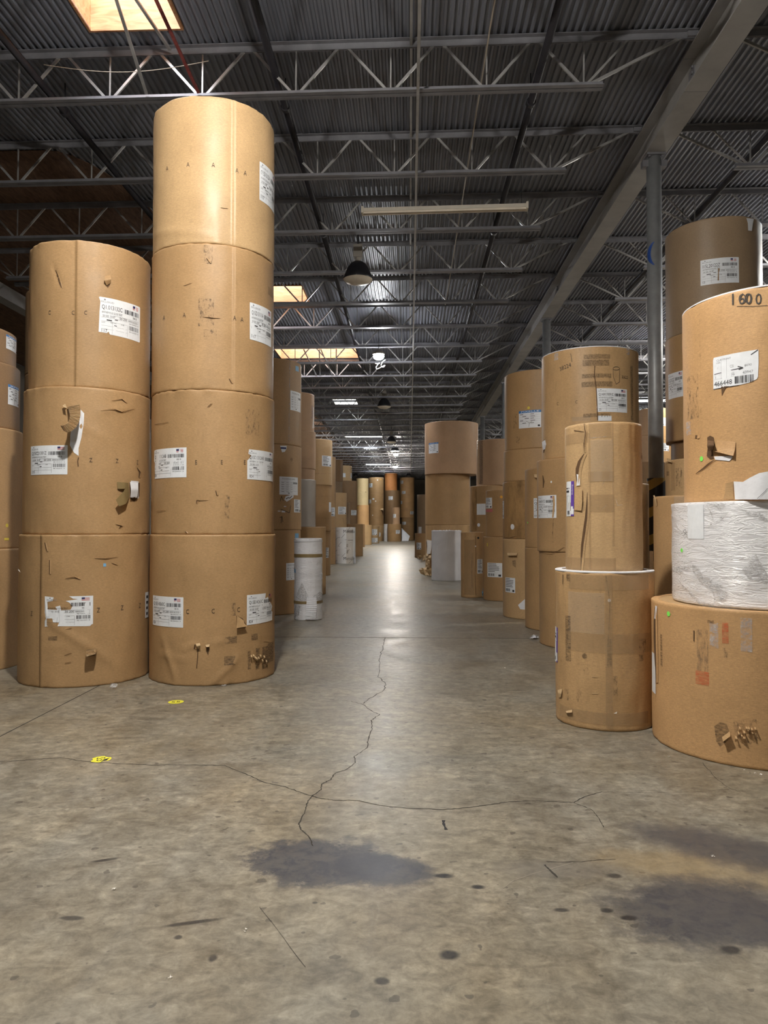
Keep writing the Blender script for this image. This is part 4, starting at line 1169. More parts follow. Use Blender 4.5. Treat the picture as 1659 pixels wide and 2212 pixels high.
label(b1, (534, 973, 589, 1037), 'mill', 'Q15D1312AB', '824', 7, torn=[(0, 0), (1, 0), (1, 1), (.05, 1), (.03, .85), (.11, .8), (.06, .7), (.0, .62)])
for x in (425, 480, 530): ptext(b1, 'E', x-3, 1003, 9)
for q in ([(424, 1088), (426, 1080), (448, 1080)], [(448, 880), (456, 872)], [(466, 1060), (468, 1070)], [(400, 1148), (404, 1152)], [(336, 1105), (356, 1102)], [(334, 918), (362, 912)]): slit(b1, q, 3)
prect(b1, 484, 1070, 496, 1120, 'scuff_mark', 'scuff_soft')
prect(b1, 530, 885, 560, 940, 'scuff_mark', 'scuff_soft')
label(b0, (331, 1289, 396, 1354), 'mill', 'Q15E14263C', '824', 9)
label(b0, (533, 1283, 588, 1347), 'mill', 'Q15E14263C', '824', 10, torn=[(0, 0), (.98, .02), (1, .3), (.93, .36), (1, .5), (.9, .62), (.78, .72), (.72, .86), (.6, .82), (.62, 1), (0, 1)])
for x, y in ((405, 1322), (460, 1321), (515, 1318)): ptext(b0, 'C', x-3, y+4, 10)
ppoly(b0, [(511, 1330), (524, 1336), (532, 1350), (531, 1356), (512, 1358)], 'tear', 'kraft_inside', off=.0014)
sheet(b0, [(512, 1330, 526, 1340, .004), (512, 1345, 528, 1347, .02), (511, 1357, 534, 1353, .035)], 'torn_flap', 'kraft_worn')
prect(b0, 499, 1302, 509, 1330, 'scuff_mark', 'scuff_soft')
for x0, y0, x1, y1 in ((486, 1375, 512, 1390), (484, 1417, 508, 1437), (543, 1369, 556, 1383)): prect(b0, x0, y0, x1, y1, 'scuff_mark', 'scuff_black')
for x0, y0, x1, y1 in ((535, 1406, 541, 1446), (552, 1400, 560, 1446), (566, 1396, 578, 1444), (578, 1388, 590, 1430)): prect(b0, x0, y0, x1, y1, 'scuff_mark', 'scuff_black')
for q in ([(545, 1420), (552, 1426), (560, 1424), (570, 1420)], [(566, 1384), (580, 1384)], [(422, 1392), (420, 1402)]): slit(b0, q, 5)
for i in range(9):
    x = 541 + 4*i + random.uniform(-1, 1); y = 1422 + random.uniform(-7, 7)
    sheet(b0, [(x, y-3, x+3, y-2, .004), (x+1, y+2, x+4, y+2, .03), (x, y+5, x+2, y+6, .015)], 'torn_shred', 'kraft_fresh')
sheet(b0, [(424, 1390, 432, 1389, .004), (425, 1396, 433, 1394, .03), (428, 1402, 431, 1400, .012)], 'torn_flap', 'kraft_fresh')
sheet(b0, [(444, 1393, 453, 1391, .004), (445, 1398, 452, 1397, .025)], 'torn_flap', 'kraft_fresh')
pstroke(b0, [(428, 1400), (427, 1420), (425, 1444)], 2, 'tear', 'kraft_inside'); ppoly(b0, [(446, 1396), (452, 1396), (450, 1416), (447, 1410)], 'scuff_mark', 'kraft_inside')
c1 = R_['C1']; dot(c1, 15, 1135, 4, 'dot_yellow'); prect(c1, 9, 1162, 19, 1167, 'tape_tab', 'dot_yellow')
label(R_['C3'], (13, 727, 35, 757), 'blue', 'XPN'); label(R_['C2'], (17, 833, 40, 876), 'blue', 'XPN')
label(R_['D3'], (50, 765, 54, 788), 'blank', w=.2) if False else None
e0, e1, e2 = R_['E0'], R_['E1'], R_['E2']
prect(e2, 638, 791, 645, 802, 'blue_tag', 'blue_tag'); label(e2, (627, 846, 651, 888), 'phoenix', w=.32)
pstroke(e2, [(626, 772), (625, 860), (624, 955)], 1.5, 'rub_line', 'scuff_white')
label(e1, (603.5, 1030, 643, 1069), 'phoenix'); label(e1, (635, 1079, 651, 1107), 'plain', seed=4, w=.22)
ppoly(e1, [(605, 963), (619, 963), (619, 969), (615, 976), (609, 977), (607, 970)], 'shipping_label', 'label_white')
dot(e1, 629.5, 993, 4, 'scuff_black', 'ink_spot'); prect(e1, 606, 966, 618, 970, 'printed_lines', 'navy_ink', .0026)
ppoly(e1, [(614, 1079), (617, 1072), (634, 1067), (634, 1074), (619, 1084)], 'taped_note', 'label_white')
pstroke(e1, [(617, 1078), (622, 1075), (626, 1076), (631, 1071)], 1.6, 'handwriting', 'ink', .003)
for q in ([(605, 1083), (608, 1072), (612, 1082)], [(606, 1100), (625, 1108), (628, 1092)], [(609, 1115), (611, 1128)], [(604, 1118), (608, 1116), (607, 1130)]): pstroke(e1, q, 1.2, 'handwriting', 'pencil')
for q in ((600, 1103, 606, 1105), (608, 1103, 616, 1107), (613, 1093, 618, 1095)): prect(e1, *q, 'exposed_paper', 'paper_white')
ppoly(e0, [(595, 1152), (612, 1160), (625, 1170), (645, 1165), (648, 1148), (620, 1146), (596, 1146)], 'shade_tear', 'kraft_inside') if False else None
prect(e0, 637, 1152, 645, 1162, 'blue_tag', 'blue_tag'); label(e0, (618, 1216, 640, 1253), 'phoenix', w=.25)

# white strapped roll at the left
for y0, y1 in ((1197, 1204), (1299, 1305)):
    f = Flat(); _, zt = hit(SW, 665, y0); _, zb = hit(SW, 665, y1); f.rect(-SW.R*PI*.99, 0, SW.R*PI*.99, zt-zb); wrap(SW, f, 0, zb, 'strap', 'strap_brown', off=.004, step=.02)
ppoly(SW, [(653, 1258), (667, 1290), (664, 1297), (650, 1298), (641, 1291), (645, 1276)], 'crumpled_film', 'film_grey', off=.004)
ppoly(SW, [(676, 1288), (690, 1278), (696, 1284), (698, 1300), (690, 1304)], 'crumpled_film', 'film_grey', off=.004)
ppoly(SW, [(650, 1308), (646, 1330), (636, 1338), (636, 1318), (640, 1306)], 'crumpled_film', 'film_grey', off=.004)
sheet(SW, [(663, 1290, 683, 1289, .012), (662, 1305, 684, 1305, .03), (661, 1320, 683, 1321, .035), (660, 1330, 682, 1332, .04), (659, 1338, 681, 1339, .03)], 'torn_flap', 'paper_white', ribs=14, ribh=.006, sub=20)
sheet(SW, [(692, 1236, 697, 1238, .02), (695, 1243, 702, 1244, .06), (693, 1250, 697, 1252, .03)], 'torn_flap', 'paper_white')
sheet(SW, [(633, 1302, 636, 1304, .02), (626, 1308, 634, 1312, .08), (628, 1316, 634, 1318, .05)], 'torn_flap', 'paper_white')
sheet(SW, [(696, 1250, 700, 1256, .01), (694, 1275, 701, 1280, .04), (696, 1300, 702, 1302, .05)], 'plastic_film', 'plastic_clear')
sheet(SW, [(633, 1166, 637, 1164, .01), (629, 1174, 634, 1174, .04), (628, 1181, 632, 1180, .03)], 'plastic_film', 'paper_white')
prect(SW, 634, 1229, 639, 1237, 'blue_tag', 'blue_tag')
f = Flat(); f.rect(-SW.R*PI*.99, 0, SW.R*PI*.99, .018); wrap(SW, f, 0, SW.h-.05, 'rim_band', 'white_smooth', off=.006, step=.02)

label(R_['G20'], (645, 800, 650, 820), 'blank') if False else None
pstroke(R_['G24'], [(677, 880), (677, 905), (676, 925)], 4, 'tape_strip', 'white_smooth'); ptext(R_['G24'], 'Suzano', 675, 905, 6, 'printed_text', 'navy_ink', rot=PI/2, wide=1.2)
h0, h1, h2 = R_['H0'], R_['H1'], R_['H2']
label(h2, (695.5, 984.5, 715, 1007.5), 'plain', seed=7)
for rr_, ys in ((h2, (1023,)), (h1, (1072, 1119))):
    for y in ys: pstroke(rr_, [(672, y), (690, y), (705, y+.3), (715, y)], 1.4, 'tape_line', 'scuff_soft')
label(h1, (710.5, 1085, 715.5, 1106), 'blank', w=.16); label(h0, (703, 1183, 711, 1205), 'plain', seed=9, w=.16)
label(R_['I1'], (714.5, 1096, 723.5, 1115), 'plain', seed=3)
# printed white roll: wordmark repeated in two rows, slanted slashes, small dashes
for yb in (1151.5, 1210):
    ptext(MBR, 'rd', 721.3, yb, 6.2, 'printed_wordmark', 'ink', wide=.95); ptext(MBR, 'Mets\u00e4Bo', 742, yb, 7.0, 'printed_wordmark', 'ink', wide=.85)
f1 = []
for (x, y) in ((725, 1192), (741, 1158), (726, 1166), (752, 1190), (742, 1199), (734, 1175), (757, 1213), (725, 1214), (753, 1143)):
    pstroke(MBR, [(x-3.5, y+4), (x+3.5, y-4)], .55, 'printed_slash', 'ink')
for (x, y) in ((732, 1161), (732, 1180), (731, 1199), (747, 1166), (747, 1184), (729, 1147), (746, 1205), (758, 1172)):
    pstroke(MBR, [(x-2.5, y), (x+2.5, y)], .7, 'printed_dash', 'ink_grey')
prect(MBR, 748, 1141, 763, 1217, 'tape_strip', 'tape_clear')
for x0, y0, x1, y1 in ((750, 1145, 762, 1150), (751, 1166, 762, 1168), (748, 1175, 752, 1182), (749, 1188, 752, 1196)): prect(MBR, x0, y0, x1, y1, 'scuff_mark', 'ink_rows')
for i in range(8):
    x = 765 + random.uniform(-1, 3); y = 1196 + i*2.6
    sheet(MBR, [(x, y-3, x+2, y-2, .05), (x+2, y+1, x+4, y+1, .14), (x, y+5, x+3, y+5, .10)], 'torn_shred', 'paper_white')
label(R_['Kk1'], (730.5, 1094.5, 747.5, 1111), 'plain', seed=12)
pstroke(R_['Kk1'], [(741, 1118), (743, 1132)], 1, 'scuff_mark', 'scuff_black')
label(R_['N0'], (758.5, 1102, 770, 1113), 'plain', seed=13)
label(R_['N2'], (740, 1022, 743, 1031), 'blank', w=.15); label(R_['N2'], (757.5, 1022, 759.8, 1033), 'blank', w=.15)
dot(R_['O1'], 773, 1096, 1.8, 'dot_yellow', 'sticker'); dot(R_['O3'], 790, 1063, .9, 'ink', 'knot_hole')
label(R_['P0'], (803.5, 1143, 815, 1156), 'plain', seed=15); label(R_['P0'], (802.5, 1162, 816, 1172), 'plain', seed=16)
label(R_['Q3'], (797, 1044, 804.5, 1053), 'plain', seed=17); label(R_['Q2'], (796.6, 1079, 802, 1087.5), 'plain', seed=18); prect(R_['Q2'], 804.5, 1076, 808.5, 1079.5, 'paper_tag', 'label_white')
dot(R_['Q3'], 815.5, 1037, 1.2, 'dot_white'); dot(R_['Q3'], 823, 1036, 1.2, 'dot_orange'); dot(R_['Q2'], 811.5, 1082.5, 1.3, 'dot_white'); dot(R_['Q1'], 805, 1113, 1.2, 'dot_white')
sheet(R_['Q1'], [(820, 1101, 826, 1098, .01), (824, 1101, 831, 1100, .25), (828, 1104, 832, 1104, .2)], 'torn_flap', 'kraft_fresh'); ppoly(R_['Q1'], [(822, 1100), (828.5, 1101), (828, 1116)], 'tear', 'kraft_inside')
label(R_['Q0'], (817, 1150.5, 822, 1159), 'plain', seed=19)
label(R_['S0'], (855, 1145, 864, 1153), 'plain', seed=20); label(R_['S1'], (849, 1110.5, 855.5, 1118.5), 'plain', seed=21); label(R_['T1'], (839.5, 1072, 848.5, 1080), 'plain', seed=22)
for (k, b) in (('U5', (865.5, 1038, 871, 1045)), ('U4', (868, 1060.5, 876, 1067)), ('U3', (865.5, 1082, 869, 1089)), ('U2', (886, 1104.5, 893.5, 1111)), ('U1', (869, 1127, 877, 1133.5))): label(R_[k], b, 'plain', seed=ord(k[1]))
# ------------------------------------------------------------------ labels and marks, right side
label(R_['a0'], (900, 1172, 910, 1187), 'plain', seed=31); prect(R_['a1'], 904, 1138, 910.5, 1152, 'paper_tag', 'label_white'); dot(R_['a0'], 905, 1156, 1, 'red_ink', 'ink_spot')
label(R_['b2'], (926.5, 956, 947, 979), 'blue', 'SAPPI') if False else label(R_['b2'], (926.5, 956, 947, 979), 'blue', 'PIXELLE')
for i in range(26): prect(R_['b2'], 921.3, 915+4.1*i, 922.8, 915+4.1*i+2.2, 'printed_mark', 'scuff_soft')
b_0 = R_['b0']
ppoly(b_0, [(921, 1170), (924, 1168), (924, 1195), (922, 1192)], 'tear', 'kraft_inside')
for i in range(12):
    x = 921 + random.uniform(-4, 8); y = 1200 + i*3.7
    sheet(b_0, [(x, y-5, x+5, y-4, .02), (x-2, y+2, x+4, y+1, .12), (x-1, y+5, x+6, y+7, .06)], 'torn_shred', 'kraft_fresh')
sheet(b_0, [(922, 1166, 934, 1168, .005), (923, 1180, 932, 1181, .03), (922, 1198, 930, 1196, .05)], 'torn_flap', 'paper_edge')
for q in ([(944, 1185), (946, 1178), (954, 1176)], [(962, 1195), (966, 1160)], [(976, 1232), (981, 1228)], [(983, 1232), (984, 1240)]): pstroke(RW, q, .8, 'film_crease', 'paper_white')
for i in range(9):
    x = 935 + i*6.6; sheet(RW, [(x, 1148, x+7, 1148, .0), (x+random.uniform(0, 2), 1145+random.uniform(-1.2, .8), x+6, 1145.5+random.uniform(-1, .5), -.03)], 'film_ruffle', 'paper_white')
d0 = R_['d0']
label(d0, (1031, 1208, 1042, 1239), 'plain', seed=33); pstroke(d0, [(1027, 1158), (1028, 1200), (1026, 1240), (1028, 1286)], 1, 'tape_edge', 'kraft_inside'); pstroke(d0, [(1020, 1195), (1019, 1240), (1020, 1270)], 1, 'scuff_mark', 'scuff_black')
prect(d0, 1003, 1166, 1025, 1285, 'tape_strip', 'tape'); dot(d0, 1027, 1180, 1.5, 'dot_white', 'paper_scrap'); dot(d0, 1033, 1162, 2.5, 'ink', 'knot_hole')
label(R_['e0'], (1053, 1216, 1085, 1247), 'plain', seed=34); label(R_['e1'], (1050, 1075, 1063, 1098), 'plain', seed=35); dot(R_['e1'], 1083, 1073.5, 3, 'dot_orange'); prect(R_['e1'], 1050, 1100, 1064, 1106, 'red_tape', 'red_ink')
prect(R_['e0'], 1052, 1173, 1054, 1180, 'tape_tab', 'dot_yellow')
prect(R_['f1'], 1030, 1088, 1049, 1112, 'blank_label', 'label_white'); prect(R_['f1'], 1017, 1052, 1030, 1146, 'tape_strip', 'kraft_stained'); dot(R_['f1'], 1034, 1134, 4, 'paper_white', 'exposed_paper')
prect(R_['f2'], 1036, 950, 1043, 1046, 'tape_strip', 'scuff_black'); prect(R_['f2'], 1031, 950, 1036, 1046, 'tape_strip', 'tape')
g0, g1, g3 = R_['g0'], R_['g1'], R_['g3']
label(g0, (1092, 1248, 1113, 1280), 'plain', seed=36); sheet(g0, [(1096, 1194, 1118, 1194, .0), (1097, 1200, 1116, 1200, .06)], 'torn_flap', 'kraft_fresh'); ppoly(g0, [(1107, 1211), (1115, 1209), (1114, 1226), (1108, 1222)], 'scuff_mark', 'scuff_black')
ppoly(g0, [(1119, 1307), (1134, 1294), (1134, 1317), (1124, 1316)], 'exposed_paper', 'paper_white'); label(g1, (1086, 1082, 1092, 1120), 'plain', seed=37, w=.14)
dot(g1, 1107, 1138, 3, 'paper_white', 'exposed_paper', 6); slit(g1, [(1088, 1160), (1100, 1162), (1116, 1158)], 4)
label(g3, (1121, 886, 1169, 924), 'blue', 'PIXELLE'); dot(g3, 1142, 881, 3, 'dot_yellow'); dot(g3, 1120, 950, 5, 'scuff_soft', 'scuff_mark', 8)
prect(g3, 1108, 895, 1118, 925, 'scuff_mark', 'scuff_soft')
label(R_['h1'], (1153, 1076, 1164, 1119), 'mill', 'Q15', '824', 40, w=.26); dot(R_['h1'], 1140, 1129, 2, 'dot_green')
sheet(R_['h1'], [(1154, 1025, 1161, 1024, .01), (1155, 1031, 1161, 1032, .05)], 'torn_flap', 'kraft_fresh')
i0, i1, i2 = R_['i0'], R_['i1'], R_['i2']
label(i1, (1163, 1070, 1202, 1119), 'mill', 'Q34A1017Z', '824', 41); ppoly(i1, [(1194, 1071), (1198, 1071), (1199, 1090), (1196, 1118), (1193, 1118), (1195, 1090)], 'tear', 'kraft_worn', off=.004); pstroke(i1, [(1196, 1120), (1194, 1150), (1195, 1172)], 2, 'scuff_mark', 'scuff_soft')
slit(i1, [(1173, 1027), (1175, 1040), (1174, 1054)], 4); dot(i1, 1191, 1041, 2.4, 'dot_white')
slit(i1, [(1168, 1192), (1190, 1194), (1206, 1190), (1218, 1182)], 3)
ptext(i0, 'C', 1170, 1320, 6); ptext(i0, 'Z', 1155, 1290, 5) if False else None
label(i2, (1289, 839, 1354, 890), 'mill', 'Q14W19091C', '25', 42); label(i2, (1292, 898, 1321, 909), 'blank')
for (x0, y0, x1, y1) in ((1261, 765, 1318, 775), (1259, 777, 1316, 790), (1257, 807, 1320, 816), (1256, 824, 1323, 835), (1260, 893, 1318, 901)): prect(i2, x0, y0, x1, y1, 'printed_patch', 'ink_rows')
pstroke(i2, [(1285, 790), (1284, 810), (1288, 840), (1290, 880), (1291, 908)], 1.8, 'split', 'kraft_inside')
ptext(i2, '38224', 1210, 802, 9, 'pencil_number', 'pencil', rot=.2, wide=.9); pstroke(i2, [(1233, 764), (1236, 782)], 1, 'pencil_line', 'pencil')
def ell(cx, cy, rx, ry, n=18): return [(cx + rx*math.cos(2*PI*k/n), cy + ry*math.sin(2*PI*k/n)) for k in range(n+1)]
pstroke(i2, ell(1331, 796, 7, 3.5), .9, 'pencil_sketch', 'pencil'); pstroke(i2, [(1324, 797), (1325, 815), (1331, 830), (1338, 825), (1338, 798)], .8, 'pencil_sketch', 'pencil'); ptext(i2, '2322', 1343, 817, 6, 'pencil_number', 'pencil', wide=1.1)
prect(i2, 1362, 790, 1367, 908, 'dark_streak', 'scuff_black'); prect(i2, 1353, 748, 1360, 766, 'torn_tape', 'scuff_white'); prect(i2, 1197, 763, 1206, 778, 'torn_tape', 'scuff_white')
for x, y in ((1206, 876), (1246, 872)): ptext(i2, 'C', x-3, y, 7)
sheet(i2, [(1171, 955, 1178, 950, .004), (1172, 963, 1180, 960, .03), (1174, 972, 1178, 970, .015)], 'torn_flap', 'paper_white'); slit(i2, [(1176, 950), (1177, 962), (1175, 978)], 5)
prect(i2, 1236, 900, 1275, 909, 'tape_strip', 'tape_clear')

j0, j1 = R_['j0'], R_['j1']
label(j1, (1220, 1040, 1240, 1115), 'purple', w=-.11)
for (x0, y0, x1, y1) in ((1223, 935, 1270, 958), (1272, 913, 1320, 945), (1322, 912, 1326, 1180), (1228, 1085, 1262, 1103), (1270, 1018, 1326, 1040), (1270, 1068, 1326, 1106), (1272, 935, 1276, 1230), (1224, 1205, 1330, 1234)): prect(j1, x0, y0, x1, y1, 'tape_strip', 'tape')
prect(j1, 1276, 950, 1324, 1040, 'tape_strip', 'tape_clear')
slit(j1, [(1262, 915), (1265, 935), (1262, 958), (1262, 978)], 3); pstroke(j1, [(1240, 930), (1262, 933)], 1.4, 'split', 'kraft_inside')
slit(j1, [(1262, 980), (1252, 996), (1247, 1012), (1246, 1026), (1247, 1050)], 8); ppoly(j1, [(1246, 1024), (1252, 1026), (1253, 1048), (1245, 1050), (1247, 1036)], 'exposed_paper', 'paper_white', off=.004)
sheet(j1, [(1241, 1058, 1258, 1055, .004, .010), (1241, 1080, 1258, 1082, .004, .012), (1241, 1102, 1256, 1103, .004, .008)], 'taped_patch', 'kraft_light')
slit(j1, [(1269, 1064), (1268, 1090), (1266, 1120), (1262, 1150), (1258, 1180), (1256, 1210), (1255, 1233)], 6)
pstroke(j1, [(1330, 1078), (1334, 1092), (1344, 1090)], 1.4, 'tape_glint', 'plastic_clear')
for q in ([(1272, 947), (1290, 945), (1310, 943)], [(1300, 1000), (1305, 995)], [(1298, 1100), (1310, 1092)], [(1300, 1050), (1306, 1038)]): pstroke(j1, q, .8, 'tape_glint', 'scuff_white')  # highlights on the tape, here and above, painted as thin strokes
sheet(j1, [(1388, 984, 1389, 990, .0), (1392, 982, 1392, 992, .05)], 'loose_threads', 'wire_white')
label(j0, (1199, 1355, 1206.5, 1430), 'purple', w=.10)
prect(j0, 1308, 1242, 1323, 1574, 'tape_strip', 'tape'); prect(j0, 1230, 1243, 1400, 1275, 'tape_strip', 'tape'); prect(j0, 1225, 1370, 1405, 1412, 'tape_strip', 'tape'); prect(j0, 1210, 1540, 1400, 1566, 'tape_strip', 'tape'); prect(j0, 1228, 1280, 1306, 1368, 'tape_strip', 'tape_clear')
pstroke(j0, [(1309, 1244), (1313, 1270), (1317, 1300), (1316, 1340), (1314, 1380), (1312, 1440)], 1.6, 'split', 'scuff_black'); prect(j0, 1312, 1380, 1321, 1440, 'scuff_mark', 'scuff_black')
prect(j0, 1222, 1330, 1233, 1428, 'scuff_mark', 'scuff_black'); prect(j0, 1224, 1238, 1232, 1256, 'scuff_mark', 'scuff_black'); prect(j0, 1324, 1460, 1334, 1520, 'scuff_mark', 'scuff_soft'); prect(j0, 1220, 1488, 1228, 1512, 'scuff_mark', 'scuff_soft'); prect(j0, 1380, 1380, 1394, 1428, 'scuff_mark', 'scuff_soft')
ppoly(j0, [(1251, 1487), (1256, 1490), (1257, 1520), (1250, 1530), (1245, 1512), (1246, 1496)], 'scuff_mark', 'scuff_soft'); dot(j0, 1263, 1417, 3, 'scuff_black', 'scuff_mark', 6); dot(j0, 1268, 1450, 4, 'scuff_soft', 'scuff_mark', 8)
pstroke(j0, [(1216, 1241), (1216, 1262)], 2.2, 'tear', 'kraft_inside'); dot(j0, 1316, 1297, 2.4, 'paper_white', 'exposed_paper', 3.5)
sheet(j0, [(1205, 1490, 1214, 1488, .0), (1206, 1497, 1213, 1498, .02), (1208, 1506, 1212, 1506, .008)], 'torn_flap', 'kraft_fresh'); sheet(j0, [(1222, 1536, 1236, 1533, .0), (1224, 1540, 1236, 1539, .02)], 'torn_flap', 'kraft_fresh')
ppoly(j0, [(1325, 1541), (1333, 1537), (1332, 1542)], 'exposed_paper', 'paper_edge')
for y in (1290, 1298, 1310, 1325, 1338, 1352): pstroke(j0, [(1286, y), (1304, y-3)], .9, 'film_crease', 'scuff_soft')
for q in ((1285, 1462), (1285, 1498)): pstroke(j0, [(q[0]-6, q[1]), (q[0]+6, q[1])], 1.4, 'torn_tab', 'kraft_fresh')
pstroke(j0, [(1205, 1425), (1260, 1435), (1320, 1442), (1400, 1443)], .8, 'tape_edge', 'scuff_soft')

k0, k1, k2 = R_['k0'], R_['k1'], R_['k2']
dot(k0, 1444.5, 1326, 5.5, 'dot_green'); dot(k1, 1475, 1188.5, 4.6, 'dot_green'); dot(k2, 1515, 991, 5.5, 'dot_green')
label(k0, (1409, 1410, 1414, 1495), 'blank', w=.10)
slit(k0, [(1416, 1312), (1415, 1340), (1415, 1380), (1416, 1430), (1417, 1475)], 5); ppoly(k0, [(1417, 1308), (1421, 1310), (1418, 1338), (1415, 1336)], 'exposed_paper', 'paper_white', off=.003)
prect(k0, 1503, 1450, 1532, 1479, 'chalk_mark', 'chalk_orange'); prect(k0, 1505, 1360, 1530, 1450, 'scuff_mark', 'chalk_brown'); prect(k0, 1560, 1345, 1574, 1390, 'chalk_mark', 'chalk_orange'); prect(k0, 1533, 1345, 1552, 1400, 'scuff_mark', 'scuff_white'); prect(k0, 1600, 1335, 1625, 1408, 'scuff_mark', 'scuff_white')
prect(k0, 1528, 1340, 1542, 1346, 'scuff_mark', 'scuff_black'); prect(k0, 1561, 1400, 1572, 1420, 'scuff_mark', 'scuff_soft'); pstroke(k0, [(1499, 1362), (1499, 1385)], 2.5, 'tear', 'kraft_inside'); prect(k0, 1427, 1370, 1431, 1440, 'scuff_mark', 'scuff_black')
ppoly(k0, [(1543, 1568), (1556, 1560), (1570, 1564), (1577, 1585), (1572, 1600), (1556, 1614), (1547, 1600)], 'gouge', 'scuff_black', off=.002); ppoly(k0, [(1582, 1560), (1600, 1555), (1634, 1553), (1636, 1602), (1610, 1612), (1590, 1590)], 'scuff_mark', 'scuff_soft', off=.002)
for i in range(12):
    x = 1588 + 3.6*i + random.uniform(-2, 2); y = 1585 + random.uniform(-12, 14)
    sheet(k0, [(x, y-6, x+4, y-4, .002), (x+1, y, x+5, y+1, .022), (x, y+7, x+3, y+8, .006)], 'torn_shred', 'kraft_worn')
sheet(k0, [(1560, 1592, 1576, 1580, .004), (1562, 1602, 1578, 1590, .03)], 'torn_flap', 'kraft_worn')
# film creases on the white wrapped roll
ppoly(k1, [(1515, 1083), (1570, 1087), (1565, 1098), (1556, 1102), (1540, 1092)], 'crumpled_film', 'film_grey', off=.006)
ppoly(k1, [(1528, 1090), (1541, 1110), (1544, 1128), (1532, 1142), (1541, 1122), (1534, 1104)], 'crumpled_film', 'film_grey', off=.006)
ppoly(k1, [(1530, 1139), (1552, 1122), (1580, 1103), (1562, 1122), (1545, 1130)], 'crumpled_film', 'film_grey', off=.006)
ppoly(k1, [(1600, 1102), (1640, 1106), (1658, 1118), (1658, 1124), (1625, 1114)], 'crumpled_film', 'film_grey', off=.006)
ppoly(k1, [(1498, 1218), (1512, 1226), (1520, 1243), (1560, 1262), (1576, 1275), (1570, 1298), (1545, 1300), (1542, 1280), (1515, 1258), (1500, 1236)], 'crumpled_film', 'film_grey', off=.006)
ppoly(k1, [(1602, 1232), (1634, 1196), (1640, 1210), (1658, 1240), (1658, 1262), (1620, 1252)], 'crumpled_film', 'film_grey', off=.005)
ppoly(k1, [(1452, 1230), (1500, 1220), (1504, 1226), (1470, 1238)], 'crumpled_film', 'film_grey', off=.005)
ppoly(k1, [(1464, 1245), (1520, 1300), (1610, 1318), (1600, 1322), (1515, 1308)], 'crumpled_film', 'film_grey', off=.005)
for q in ([(1452, 1216), (1480, 1213), (1498, 1214)], [(1454, 1192), (1478, 1195)], [(1470, 1115), (1486, 1127)], [(1455, 1150), (1478, 1152)], [(1612, 1153), (1634, 1155)], [(1613, 1174), (1636, 1171)], [(1455, 1275), (1490, 1284)], [(1562, 1212), (1584, 1208)]): pstroke(k1, q, 1.6, 'film_crease', 'film_grey', off=.006)
pstroke(k1, [(1480, 1158), (1486, 1150), (1484, 1143), (1480, 1148), (1488, 1156)], 1.2, 'crayon_mark', 'ink_grey', off=.008)
label(k1, (1487, 1090, 1521, 1164), 'blank')
# big tag
lb = label(k2, (1541, 762, 1639, 834), 'blank', torn=[(0, 0), (.55, .01), (.8, .05), (.96, .13), (.985, .2), (1, .6), (1, .99), (.97, 1), (.02, .98), (.0, .9)])
pl, pr, zb, zt = px_rect(k2, 1541, 762, 1639, 834); wd = (pr-pl)*k2.R; ht = zt-zb
f = Flat(); f.text('466448', wd*.03, ht*.08, ht*.15, width=wd*.42); f.barcode(wd*.51, ht*.07, wd*.9, ht*.29, 22, 5)
f.stroke([(wd*.03, ht*.46), (wd*.68, ht*.52)], .004); f.stroke([(wd*.58, ht*.58), (wd*.69, ht*.52), (wd*.60, ht*.48)], .004); f.stroke([(wd*.85, ht*.87), (wd*.99, ht*.99)], .005)
f.rect(0, ht*.01, wd*.6, ht*.02); wrap(k2, f, pl, zb, 'printed_text', 'ink', lb, off=.0028)
f = Flat(); f.text('CLAYMONT', wd*.09, ht*.84, ht*.06); f.text('USA', wd*.09, ht*.77, ht*.05); f.text('58.5" X 14PT C2S', wd*.11, ht*.58, ht*.08, width=wd*.38); f.text('6690', wd*.72, ht*.55, ht*.07); f.text('1', wd*.06, ht*.32, ht*.07); f.text('1936', wd*.36, ht*.33, ht*.08); f.text('43947', wd*.68, ht*.34, ht*.08)
for v in (.42, .30): f.rect(wd*.03, ht*v, wd*.5, ht*v+.001)
for u in (.2, .33): f.rect(wd*u, ht*.28, wd*u+.001, ht*.9)
wrap(k2, f, pl, zb, 'printed_text', 'ink_grey', lb, off=.0026)
ppoly(k2, [(1558, 835), (1576, 834), (1568, 838), (1562, 850), (1560, 856)], 'tear', 'kraft_inside')
for ch, x in (('1', 1582), ('6', 1597), ('0', 1612), ('0', 1632)): ptext(k2, ch, x, 659, 24, 'marker_number', 'pencil', wide=.8 if ch != '1' else 1.0)
pstroke(k2, ell(1604, 646, 7, 10), 1.8, 'marker_scribble', 'pencil'); pstroke(k2, ell(1616, 645, 6, 10), 1.8, 'marker_scribble', 'pencil'); pstroke(k2, [(1592, 662), (1625, 662), (1658, 660)], 1, 'marker_line', 'pencil')
ppoly(k2, [(1528, 945), (1534, 941), (1542, 945), (1544, 960), (1540, 975), (1542, 991), (1534, 992), (1527, 985), (1529, 970)], 'tear', 'kraft_inside')
sheet(k2, [(1529, 951, 1542, 953, .004), (1528, 962, 1543, 962, .05), (1530, 975, 1540, 972, .03)], 'torn_flap', 'kraft_inside')
ppoly(k2, [(1543, 986), (1583, 985), (1582, 990), (1576, 996), (1545, 993)], 'exposed_paper', 'paper_white', off=.003)
slit(k2, [(1543, 993), (1532, 1001), (1520, 1011), (1503, 1024)], 5)
sheet(k2, [(1543, 975, 1584, 985, .02), (1545, 962, 1588, 972, .008), (1550, 950, 1590, 955, .0)], 'torn_flap', 'kraft_orange')
